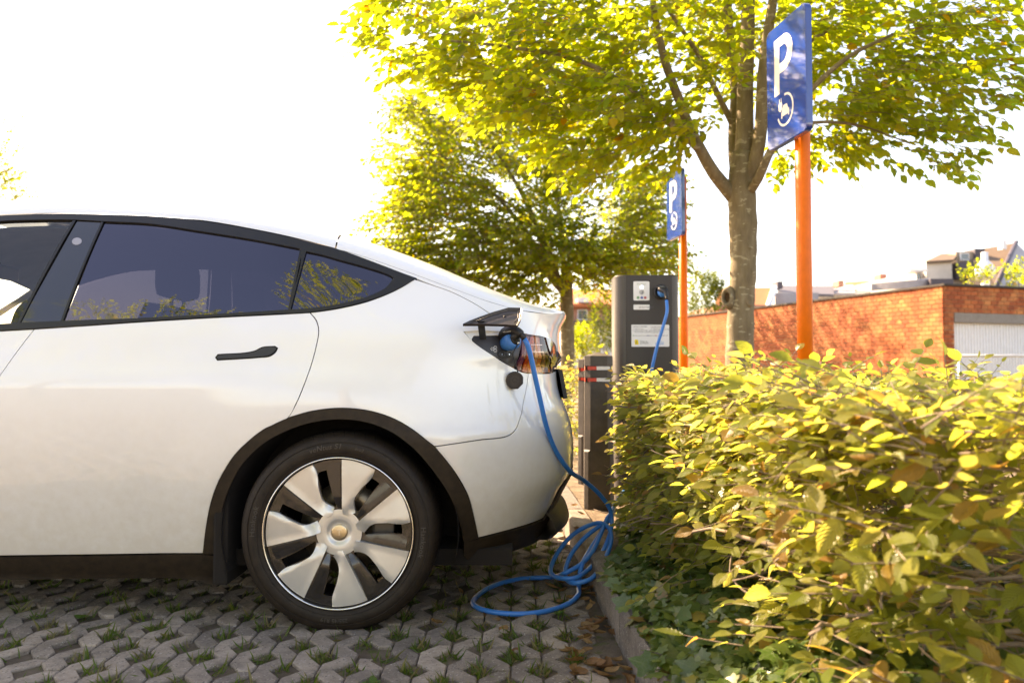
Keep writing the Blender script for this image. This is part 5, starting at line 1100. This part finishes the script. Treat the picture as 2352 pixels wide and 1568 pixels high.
for k in range(230):
    zd = 1.5+(4.3-1.5)*random.random()**.8; y = zd-2.862; x = hx(y)+random.uniform(.0, .75); z = random.uniform(.30, .84); a = random.uniform(0, 6.283)
    pts, r = crooked((x, y, z), (math.cos(a), math.sin(a), random.uniform(-.25, .35)), random.uniform(.25, .75), random.uniform(.0028, .0075)); pts = [p for p in pts if p.z < hz(p.x, p.y)+.0 and p.x > 1.06 and p.y > -1.62]
    if len(pts) < 4: continue
    m = MB(); m.tube(pts, [r*(1-.6*i/len(pts)) for i in range(len(pts))], 6); m.build('branch', M_['twig'], HG)
for k in range(110):                                    # bare crooked twigs on the outside of the hedge
    zd = 1.6+(4.1-1.6)*random.random(); y = zd-2.862; x = hx(y)+random.uniform(-.03, .22); z = random.uniform(.32, .84); a = random.choice((1.57, -1.57))+random.gauss(0, .7)
    pts, r = crooked((x, y, z), (math.cos(a)*.6, math.sin(a), random.uniform(-.3, .45)), random.uniform(.14, .42), random.uniform(.0022, .0048), 6, .35); pts = [p for p in pts if p.z < hz(p.x, p.y)+.03 and p.x > 1.12 and p.y > -1.5]
    if len(pts) < 4: continue
    m = MB(); m.tube(pts, [r*(1-.6*i/len(pts)) for i in range(len(pts))], 5); m.build('branch', M_['twig'], HG)
for k in range(18):
    y = -.75+k*.12+random.uniform(-.05, .05); x = hx(y)+random.uniform(.22, .55)
    pts, r = crooked((x, y, .08), (random.gauss(0, .2), random.gauss(0, .2), 1), random.uniform(.5, .72), random.uniform(.006, .012), 6, .2); m = MB(); m.tube(pts, [r*(1-.5*i/len(pts)) for i in range(len(pts))], 8); m.build('stem', M_['twig'], HG)
# ------------------------------------------------------------------ ivy
IV = empty('ivy', (1.6, -.4, .11), 'dark green ivy carpet spilling over the kerb beneath the hedge', 'ivy')
P_, D_, N_, S_ = [], [], [], []
for k in range(13500):
    zd = 1.35+(4.1-1.35)*random.random(); y = zd-2.862; e = kerbx(y)+(.055 if random.random() < .8 or zd > 3.1 else -.01); x = e+abs(random.gauss(0, .5)) if random.random() < .6 else e+random.uniform(0, 2.9)
    if zd > 3.3 and x < e+.06+(zd-3.3)*.15: continue
    z = .135+.035*random.random()+.05*max(0, math.sin(x*9+y*5))*random.random()+.05*sst(e, e+.4, x)
    a = random.uniform(0, 6.283); P_.append((x, y, z)); D_.append((math.cos(a)-.35, math.sin(a)-.25, random.gauss(0, .25))); N_.append((-.38+random.gauss(0, .35), -.38+random.gauss(0, .35), 1)); S_.append(random.choice((.026, .034, .042, .05, .062))*random.uniform(.8, 1.2))
pos, d, n, size = np.array(P_), np.array(D_), np.array(N_), np.array(S_); rn = rng.random(len(pos)); s_, u_, v_, f_ = score(pos, size); s_ = s_*(pos[:, 0] < 1.75); order = np.argsort(-s_); top, rest_ = order[:300], order[300:]
leaf_mass('ivy_mat', ivy_geo(), pos[rest_], d[rest_], n[rest_], size[rest_], rn[rest_], M_['ivy'], IV); leaf_objects('leaf', [lmesh(ivy_geo(), 'ivy_leaf', M_['ivy1'])], pos[top], d[top], n[top], size[top], IV, IV.location)
# ------------------------------------------------------------------ trees
def bark_mat():
    m, t, p = new_mat('hornbeam_bark'); geo = t.nodes.new('ShaderNodeNewGeometry').outputs['Position']; mp = N(t, 'ShaderNodeMapping'); mp.inputs['Scale'].default_value = (1, 1, .28); t.links.new(geo, mp.inputs[0])
    c = ramp(t, noise(t, 22, 6, .65, mp.outputs[0]), [(.3, (.135, .10, .055)), (.55, (.20, .155, .09)), (.75, (.27, .22, .14))])
    mp2 = N(t, 'ShaderNodeMapping'); mp2.inputs['Scale'].default_value = (1, 1, 2.6); t.links.new(geo, mp2.inputs[0]); pt = ramp(t, noise(t, 11, 3, .5, mp2.outputs[0]), [(.60, (0, 0, 0)), (.635, (.8, .8, .8)), (.66, (.5, .5, .5))])
    c = mixc(t, pt, c, (.40, .36, .24)); t.links.new(c, p.inputs['Base Color']); p.inputs['Roughness'].default_value = .85; bump(t, p, noise(t, 38, 6, .7, mp.outputs[0]), .6, .012); return m
M_['bark'] = bark_mat()
class Blob:
    def __init__(s, u, v, du, dv, Zd, dz): 
        c = PY(u, v, Zd-2.862); k = (Zd)/FPX; s.c = c; s.r = (du*k, dz, dv*k); s.vol = s.r[0]*s.r[1]*s.r[2]
    def sample(s):
        while 1:
            q = Vector((random.uniform(-1, 1), random.uniform(-1, 1), random.uniform(-1, 1)))
            if q.length <= 1: break
        q = q*(q.length**-.35 if q.length > .05 else 1); return Vector((s.c.x+q.x*s.r[0], s.c.y+q.y*s.r[1], s.c.z+q.z*s.r[2])), q
def crown(T, name, blobs, nspr, size, gap, Lr, base, single, geo, seed, mat='tleaf', twig=True, droop=.25):
    random.seed(seed); lv = Leaves(); tw = MB() if twig else None; tot = sum(b.vol**.75 for b in blobs)
    for b in blobs:
        for k in range(max(3, int(nspr*b.vol**.75/tot))):
            p, q = b.sample(); out = (p-base); out.z *= .4; out = norm(out+Vector((random.gauss(0, .5), random.gauss(0, .5), random.gauss(0, .3)))*out.length*.5); out.z -= droop*random.random()
            lv.spray(p, out, (random.gauss(0, .35), random.gauss(0, .35)-.1, 1), random.uniform(*Lr), gap, size, tw, .0028 if single else .006, .45)
    pos, d, n, sz = lv.arr(); rn = rng.random(len(pos))
    if single:
        s_, u_, v_, f_ = score(pos, sz); order = np.argsort(-s_*rng.uniform(.8, 1, len(s_))); top, rest_ = order[:300], order[300:]
    else: rest_ = np.arange(len(pos))
    cr = leaf_mass(name, geo, pos[rest_], d[rest_], n[rest_], sz[rest_], rn[rest_], M_[mat], T)
    if single: leaf_objects('leaf', [lmesh(leaf_geo(10, 1, .31, .14, .2, .25), 'tree_leaf', M_['tleaf1'])], pos[top], d[top], n[top], sz[top], cr, (0, 0, 0))
    if twig: t2 = tw.build('fine_twigs', M_['twig'], T); t2['kind'] = 'stuff'
    return cr
def limb(T, pts, r0, r1, name='limb', n=10, mat=None):
    sp = spline(pts, .12, corner=150); m = MB(); k = len(sp); m.tube(sp, [r0+(r1-r0)*(i/(k-1))**.8 for i in range(k)], n); return m.build(name, mat or M_['bark'], T)
Z1 = 6.5; Y1 = Z1-2.862; tb = PY(1697, 850, Y1); TR = empty('hornbeam_tree', (tb.x, tb.y, .1), 'hornbeam tree with a scarred trunk overhanging the blue parking sign', 'tree', 'trees along the car park')
def Q(u, v, dy=0): return PY(u, v, Y1+dy)
tk = MB(); prof = [(1693, 1130, .128), (1695, 980, .120), (1697, 850, .112), (1700, 780, .108), (1702, 700, .112), (1706, 640, .108), (1707, 560, .106), (1706, 500, .108), (1704, 450, .116), (1703, 410, .11), (1706, 350, .085)]
sp = spline([Q(u, v) for u, v, r in prof], .06, corner=150); rs = np.interp(np.linspace(0, 1, len(sp)), np.linspace(0, 1, len(prof)), [r for u, v, r in prof]); tk.tube(sp, [r*(1+.03*math.sin(i*1.7)) for i, r in enumerate(rs)], 22); TRUNK = tk.build('trunk', M_['bark'], TR)
kn = MB(); M = Matrix.Translation(Q(1671, 683, -.055)) @ Matrix.Rotation(R_(-38), 4, 'Z') @ Matrix.Rotation(R_(90), 4, 'X') @ Matrix.Diagonal((.72, 1.25, 1, 1)); kn.lathe([(.032, -.03), (.034, .01), (.044, .030), (.058, .030), (.070, .010), (.078, -.03), (.085, -.08)], 20, M, caps=False); kn.build('knot', M_['bark'], TRUNK)
kn = MB(); kn.lathe([(0, -.01), (.034, -.005)], 20, M, caps=False); kn.build('knot_hollow', plain('knot_dark', (.09, .05, .02), .9), TRUNK)
for cx, cy in ((1723, 560), (1722, 690)):
    kn = MB(); M = Matrix.Translation(Q(cx, cy, -.10)) @ Matrix.Rotation(R_(80), 4, 'X') @ Matrix.Rotation(R_(20), 4, 'Y') @ Matrix.Diagonal((.6, 1, .5, 1)); kn.lathe([(.0, .0), (.02, .012), (.036, .016), (.05, .004), (.055, -.03)], 16, M, caps=False); kn.build('branch_scar', M_['bark'], TRUNK)
for pts, r0, r1 in (([Q(1700, 470), Q(1668, 432), Q(1640, 398, -.1), Q(1612, 350, -.2), Q(1585, 295, -.25), Q(1560, 230, -.3), Q(1530, 150, -.4), Q(1505, 40, -.5), Q(1490, -120, -.6)], .062, .018),
                    ([Q(1704, 430), Q(1690, 380, .1), Q(1686, 300, .15), Q(1690, 200, .2), Q(1675, 90, .2), Q(1668, -150, .2)], .06, .03), ([Q(1706, 420), Q(1710, 330), Q(1712, 200), Q(1718, 60), Q(1716, -200)], .085, .04),
                    ([Q(1712, 430), Q(1735, 370, -.1), Q(1748, 290, -.15), Q(1752, 180, -.2), Q(1768, 50, -.25), Q(1800, -150, -.3)], .062, .03), ([Q(1715, 450), Q(1742, 410, -.2), Q(1764, 360, -.3), Q(1800, 290, -.4), Q(1860, 210, -.5), Q(1950, 130, -.6), Q(2050, 80, -.6)], .042, .012),
                    ([Q(1612, 350, -.2), Q(1560, 300, -.4), Q(1500, 250, -.5), Q(1430, 190, -.6), Q(1330, 140, -.7), Q(1180, 110, -.7), Q(1000, 90, -.7)], .034, .007), ([Q(1650, 410, 0), Q(1600, 330, .2), Q(1550, 280, .3), Q(1460, 240, .4), Q(1350, 230, .5)], .03, .008),
                    ([Q(1690, 300, .15), Q(1640, 200, .1), Q(1600, 120, 0), Q(1560, 60, -.1), Q(1500, -30, -.2)], .03, .014), ([Q(1800, 290, -.4), Q(1900, 280, -.5), Q(1980, 290, -.5), Q(2090, 330, -.5)], .018, .005), ([Q(1755, 200, -.2), Q(1830, 120, .1), Q(1920, 70, .3), Q(2060, 120, .4), Q(2200, 170, .4)], .026, .006)):
    limb(TR, pts, r0, r1)
B1 = [Blob(*b) for b in ((960, 75, 95, 55, Z1-.6, .45), (1060, 120, 110, 70, Z1-.6, .6), (1180, 150, 140, 100, Z1-.4, .9), (1330, 130, 170, 120, Z1, 1.2), (1260, 250, 110, 70, Z1-.4, .7), (1400, 290, 130, 95, Z1-.3, .9), (1370, 380, 60, 40, Z1-.5, .4), (1530, 330, 90, 70, Z1-.2, .8), (1560, 170, 170, 130, Z1, 1.3), (1760, 90, 150, 110, Z1+.5, 1.0), (1930, 110, 150, 110, Z1, 1.2), (2080, 150, 120, 90, Z1-.2, .9), (2210, 190, 75, 80, Z1-.4, .6), (2010, 250, 120, 70, Z1-.3, .8), (2130, 320, 70, 60, Z1-.4, .5), (1900, 300, 70, 55, Z1, .7), (1800, 345, 45, 40, Z1+.5, .5), (1000, -60, 200, 60, Z1, .9), (1350, -80, 350, 110, Z1, 1.7), (1850, -80, 350, 110, Z1, 1.7), (2260, 10, 60, 30, Z1-.4, .4))]
crown(TR, 'crown', B1, 3000, .094, .045, (.18, .42), Q(1705, 250), True, leaf_geo(4, 1, .31, 0, .2, .25), 5)
def back_tree(u, Zd, vb, r, blobs, label, nspr, seed, size=.085, group='trees along the car park', geo=leaf_geo(2, 1, .33, 0, .25, .2), limbs=7, gap=.055, Lr=(.25, .6), mat='tleaf', cat='tree', name='hornbeam_tree'):
    y = Zd-2.862; c = PY(u, 850, y); T = empty(name, (c.x, c.y, 0), label, cat, group); base = PY(u, vb, y); m = MB(); sp = spline([(c.x, c.y, -.02), (c.x+.03, c.y, base.z*.5), (base.x, base.y, base.z)], .3, corner=150); m.tube(sp, [r*(1.1-.2*i/len(sp)) for i in range(len(sp))], 14); m.build('trunk', M_['bark'], T)
    bl = [Blob(*b) for b in blobs]; random.seed(seed)
    for k in range(limbs):
        b = bl[k % len(bl)]; e = Vector(b.c)+Vector((random.uniform(-.4, .4), random.uniform(-.4, .4), random.uniform(-.1, .4))); mid = base.lerp(e, .5)+Vector((0, 0, .25)); limb(T, [Vector((base.x, base.y, base.z-.3)), mid, e], r*.5, .015, n=7)
    crown(T, 'crown', bl, nspr, size, gap, Lr, base, False, geo, seed, mat); return T
Z2 = 14.
back_tree(1300, Z2, 640, .125, [(1150, 420, 190, 150, Z2, 1.7), (980, 360, 85, 130, Z2, 1.2), (960, 530, 85, 70, Z2-.3, 1.), (1340, 500, 140, 110, Z2, 1.6), (1200, 590, 210, 45, Z2, 1.5), (1080, 250, 130, 90, Z2, 1.3), (1270, 300, 170, 130, Z2, 1.6), (1450, 560, 75, 60, Z2, 1.), (1480, 470, 60, 80, Z2, 1.), (1050, 480, 130, 110, Z2-.5, 1.2), (1350, 610, 90, 40, Z2, 1.), (1290, 600, 130, 42, Z2-.6, 1.), (1230, 560, 150, 60, Z2-.8, 1.), (930, 590, 70, 40, Z2-.4, .8), (1120, 620, 120, 30, Z2-.6, .9), (1400, 635, 60, 26, Z2-.5, .7), (1230, 648, 60, 22, Z2-.7, .6), (1010, 605, 90, 30, Z2-.5, .8), (1500, 600, 50, 40, Z2, .8), (960, 625, 80, 34, Z2-.5, .7), (1060, 650, 110, 38, Z2-.5, .8), (1170, 678, 95, 32, Z2-.6, .8), (1250, 672, 50, 34, Z2-.6, .6)], 'far hornbeam tree rising behind the car tailgate and charging post', 5200, 8, size=.11)
Z3 = 26.
back_tree(-130, 20, 640, .13, [(-130, 400, 115, 110, 20, 1.4), (-22, 440, 48, 40, 20, .8), (-160, 520, 110, 60, 20, 1.2), (-10, 350, 30, 18, 20, .5), (-2, 300, 24, 9, 20, .3), (-20, 400, 40, 30, 20, .7)], 'tree just showing at the left edge above the car roof', 900, 9, size=.11)
back_tree(1440, Z3, 690, .13, [(1440, 560, 90, 80, Z3, 2.2), (1400, 640, 70, 45, Z3, 1.6), (1500, 620, 70, 60, Z3, 1.8), (1450, 470, 60, 70, Z3, 1.6)], 'farthest tree of the row, seen between the tailgate and charging post', 1100, 10, gap=.07, size=.11)
# trees across the lot, behind the viewer: they show as reflections in the car glass
def rear_tree(x, y, h, r, label, seed, nspr=1500):
    T = empty('lime_tree', (x, y, 0), label, 'tree', 'trees mirrored in the car windows'); m = MB(); m.tube([(x, y, -.02), (x, y, h*.2), (x+.1, y, h*.42)], [.17, .15, .12], 10); m.build('trunk', M_['bark'], T)
    class B0: pass
    bl = []; random.seed(seed)
    for k in range(9):
        b = Blob(1000, 700, 10, 10, 5, 1); a = random.uniform(0, 6.28); q = random.uniform(0, .6)*r; b.c = Vector((x+q*math.cos(a), y+q*math.sin(a), h*random.uniform(.35, .82))); b.r = (r*.55, r*.55, h*.17); b.vol = 1; bl.append(b)
    crown(T, 'crown', bl, nspr, .10, .06, (.3, .7), Vector((x, y, h*.5)), False, leaf_geo(2, 1, .36, 0, .25, .2), seed, twig=False)
rear_tree(-1.9, -12.6, 19.0, 4.4, 'tall tree mirrored in the rear quarter window', 31, 4600); rear_tree(-8.4, -12.2, 15.0, 2.6, 'round tree mirrored low in the rear door window', 32, 1900); rear_tree(-14.4, -12.4, 17.6, 3.0, 'tree mirrored low in the dark door pillar', 33, 1700)
# shrubs and hedge pieces farther back
def shrub(u, v, du, dv, Zd, dz, label, nspr, seed, name='shrub', cat='shrub', size=.09, mat='tleaf'):
    y = Zd-2.862; c = PY(u, 850, y); T = empty(name, (c.x, c.y, .1), label, cat); b = Blob(u, v, du, dv, Zd, dz); random.seed(seed)
    for k in range(5): limb(T, [(c.x+random.uniform(-.1, .1), c.y, .05), (c.x+random.uniform(-.3, .3), c.y+random.uniform(-.2, .2), max(.2, b.c.z*.6)), tuple(b.c+Vector((random.uniform(-.5, .5)*b.r[0], random.uniform(-.4, .4)*b.r[1], .3*b.r[2])))], .03, .008, 'stem', 6, M_['twig'])
    lv_b = [b]+[Blob(u+random.uniform(-.6, .6)*du, v+random.uniform(-.5, .5)*dv, du*.5, dv*.5, Zd, dz*.6) for _ in range(5)]
    crown(T, 'foliage', lv_b, nspr, size, .06, (.2, .45), Vector((c.x, c.y, .5)), False, leaf_geo(2, 1, .33, 0, .25, .2), seed, mat, False); return T
DG = [(0, (.03, .055, .014)), (.6, (.045, .075, .016)), (1, (.085, .10, .018))]; DT = [(0, (.10, .16, .01)), (1, (.28, .32, .01))]; M_['dleaf'] = leaf_mat('dark_leaf', DG, DT, False, (.1, .12, .05), .2, 6, .85, .4)
shrub(1618, 690, 44, 60, 34, 1.2, 'rounded dark green bush between the orange pole and tree trunk', 520, 41, 'bush', 'bush', .14, 'dleaf'); shrub(1388, 760, 34, 70, 24, .9, 'dense dark evergreen shrub left of the charging post', 420, 42, 'evergreen_shrub', size=.10, mat='dleaf'); shrub(1335, 800, 26, 40, 19, .5, 'bright yellow green shrub beside the far tree trunk', 240, 43, size=.09)
shrub(2245, 645, 32, 24, 25, .4, 'leafy green sprigs growing over the brick garage roof', 55, 44, 'roof_shrub', size=.13); shrub(2335, 645, 28, 36, 24.5, .5, 'larger green sprigs at the right end over the garage roof', 70, 45, 'roof_shrub', size=.13); shrub(1960, 520, 1, 1, 60, .1, 'x', 1, 1) if False else None
H2 = empty('hedge', (1.2, 5.6, .11), 'sunlit hornbeam hedge behind the bollards beyond the car bumper', 'hedge'); lv = Leaves(); random.seed(50); tw = MB()
for k in range(900):
    y = random.uniform(3.3, 8.5); x = random.uniform(.98, 2.0); z = .93-abs(random.gauss(0, .07)) if random.random() < .5 else random.uniform(.15, .9)
    if z < .75: x = .98+abs(random.gauss(0, .12)); 
    if y < 3.6 and False: pass
    a = random.uniform(0, 6.283); lv.spray((x, y, z), (math.cos(a), math.sin(a), random.uniform(-.2, .6)), (-.3+random.gauss(0, .3), -.3+random.gauss(0, .3), 1), random.uniform(.1, .25), .035, .06, tw, .002)
pos, d, n, size = lv.arr(); leaf_mass('hedge_foliage', leaf_geo(2, 1, .32, 0, .2, .2), pos, d, n, size, rng.random(len(pos)), M_['hleaf'], H2); t2 = tw.build('hedge_twigs', M_['twig'], H2); t2['kind'] = 'stuff'
# ------------------------------------------------------------------ grass in the paver cells, moss, fallen leaves
def blade_geo(): return np.array([(0, -.07, 0), (0, .07, 0), (.5, .05, .04), (.5, -.05, .04), (1, 0, -.08)]), [(0, 1, 2, 3), (3, 2, 4)], np.array([(0, 0), (0, 1), (.5, 1), (.5, 0), (1, .5)])
GB = [(0, (.24, .19, .09)), (.3, (.22, .18, .07)), (.36, (.055, .10, .014)), (1, (.08, .14, .02))]; M_['grass'] = leaf_mat('grass_blade', GB, [(0, (.3, .25, .08)), (.36, (.18, .28, .02)), (1, (.25, .36, .02))], False, (.1, .1, .05), .1, 1, .5, .35)
P_, D_, N_, S_ = [], [], [], []; random.seed(60); holes = []
for i in range(-16, 12):
    for j in range(-4, 26):
        x = .02+i*PW; y = -2.6+j*PP+(PP/2 if i % 2 else 0)
        if x > kerbx(y)-.08 or y > 2.6: continue
        holes.append((x, y)); amt = random.random()
        k = int((46 if amt > .2 else 12)*random.uniform(.4, 1.3)*(1.5 if x > -.1 else 1))
        cx, cy = random.uniform(-.02, .02), random.uniform(-.02, .02)
        for q in range(k):
            a, b_ = random.uniform(-1, 1), random.uniform(-1, 1)
            if abs(a)+abs(b_) > .95: continue
            P_.append((x+a*PHW*.85+cx*.5, y+b_*PHH*.85+cy*.5, -.011)); D_.append((random.gauss(0, .55), random.gauss(0, .55), random.uniform(.35, 1.1))); N_.append((random.gauss(0, 1), random.gauss(0, 1), .3)); S_.append(random.uniform(.02, .058)*(1.25 if random.random() < .12 else 1))
GR = leaf_mass('grass', blade_geo(), np.array(P_), np.array(D_), np.array(N_), np.array(S_), rng.random(len(P_)), M_['grass'], None); tag(GR, 'short tufts of grass growing in the paver cells', 'grass', kind='stuff')
ws = 0
wl_ = leaf_geo(4, 1, .34, 0, .15, .25); WMm = lmesh(wl_, 'weed_leaf', leaf_mat('weed_leaf', [(0, (.05, .12, .015)), (1, (.08, .16, .02))], [(0, (.2, .35, .02)), (1, (.25, .4, .02))], True, (.12, .2, .05), .3, 5, .45, .35))
for k, (x, y) in enumerate(random.sample([h for h in holes if h[1] < .2 and h[0] > -1.2], 26)):
    W = empty('weed', (x, y, -.011), None, None); tag(W, 'small leafy weed rosette growing in a paver cell', 'weed', 'weeds in the paver cells'); ox, oy = random.uniform(-.02, .02), random.uniform(-.03, .03)
    for q in range(random.randint(4, 7)):
        a = q*1.1+random.uniform(-.3, .3); o = bpy.data.objects.new('leaf', WMm); col.objects.link(o); o.parent = W; o.location = (ox, oy, .012); o.rotation_euler = (random.uniform(-.2, .2), -random.uniform(.25, .9), a); s_ = random.uniform(.022, .042); o.scale = (s_, s_, s_)
DLm = leaf_mat('dry_leaf', [(0, (.20, .095, .04)), (.5, (.28, .15, .06)), (1, (.36, .22, .09))], [(0, (.25, .10, .02)), (1, (.38, .2, .05))], True, (.16, .08, .03), .5, 8, .65, .25)
def curled(seed):
    random.seed(seed); V, F, UV = leaf_geo(10, 3, .32, .1, .0, .0); c = random.uniform(1.4, 3.2); b_ = random.uniform(.6, 2.0); W = []
    for x, y, z in V:
        th = y*c*2.2; r = 1/(c*2.2); yy, zz = r*math.sin(th), r*(1-math.cos(th)); ph = (x-.5)*b_; R2 = 1/b_; xx = .5+(R2-zz)*math.sin(ph); z2 = R2-(R2-zz)*math.cos(ph); W.append((xx, yy+.03*math.sin(x*9), z2+.02*math.sin(y*40+x*14)))
    return np.array(W), F, UV
DM = [lmesh(curled(s), 'dry_leaf', DLm) for s in (1, 2, 3, 4, 5)]; random.seed(77)
for k in range(78):
    if k < 50: u, v = random.gauss(1390+random.uniform(-60, 60), 25), random.uniform(1330, 1566); p = PZ(u, v, .0); p.x = min(p.x, kerbx(p.y)-.02-abs(random.gauss(0, .05))) if random.random() < .75 else min(p.x, kerbx(p.y)-.03)
    elif k < 66: u, v = random.uniform(1000, 1400), random.uniform(1340, 1560); p = PZ(u, v, 0); p.x = min(p.x, kerbx(p.y)-.03)
    else: p = Vector((kerbx(.4)+random.uniform(-.02, .5), random.uniform(.5, 2.2), .138))
    o = bpy.data.objects.new('dry_leaf', DM[k % 5]); col.objects.link(o); s_ = random.uniform(.045, .085); o.scale = (s_, s_, s_*.8); o.location = (p.x, p.y, p.z+.004); o.rotation_euler = (random.uniform(-.5, .5), random.uniform(-.4, .4), random.uniform(0, 6.28)); tag(o, ('curled brown dead leaf in the drift along the foot of the kerb', 'single dead leaf scattered on the pavers away from the kerb', 'dead leaf on the soil behind the kerb near the bollards')[0 if k < 50 else 1 if k < 66 else 2], 'leaf', ('dead leaves drifted against the kerb', 'dead leaves scattered on the pavers', 'dead leaves on the soil')[0 if k < 50 else 1 if k < 66 else 2])
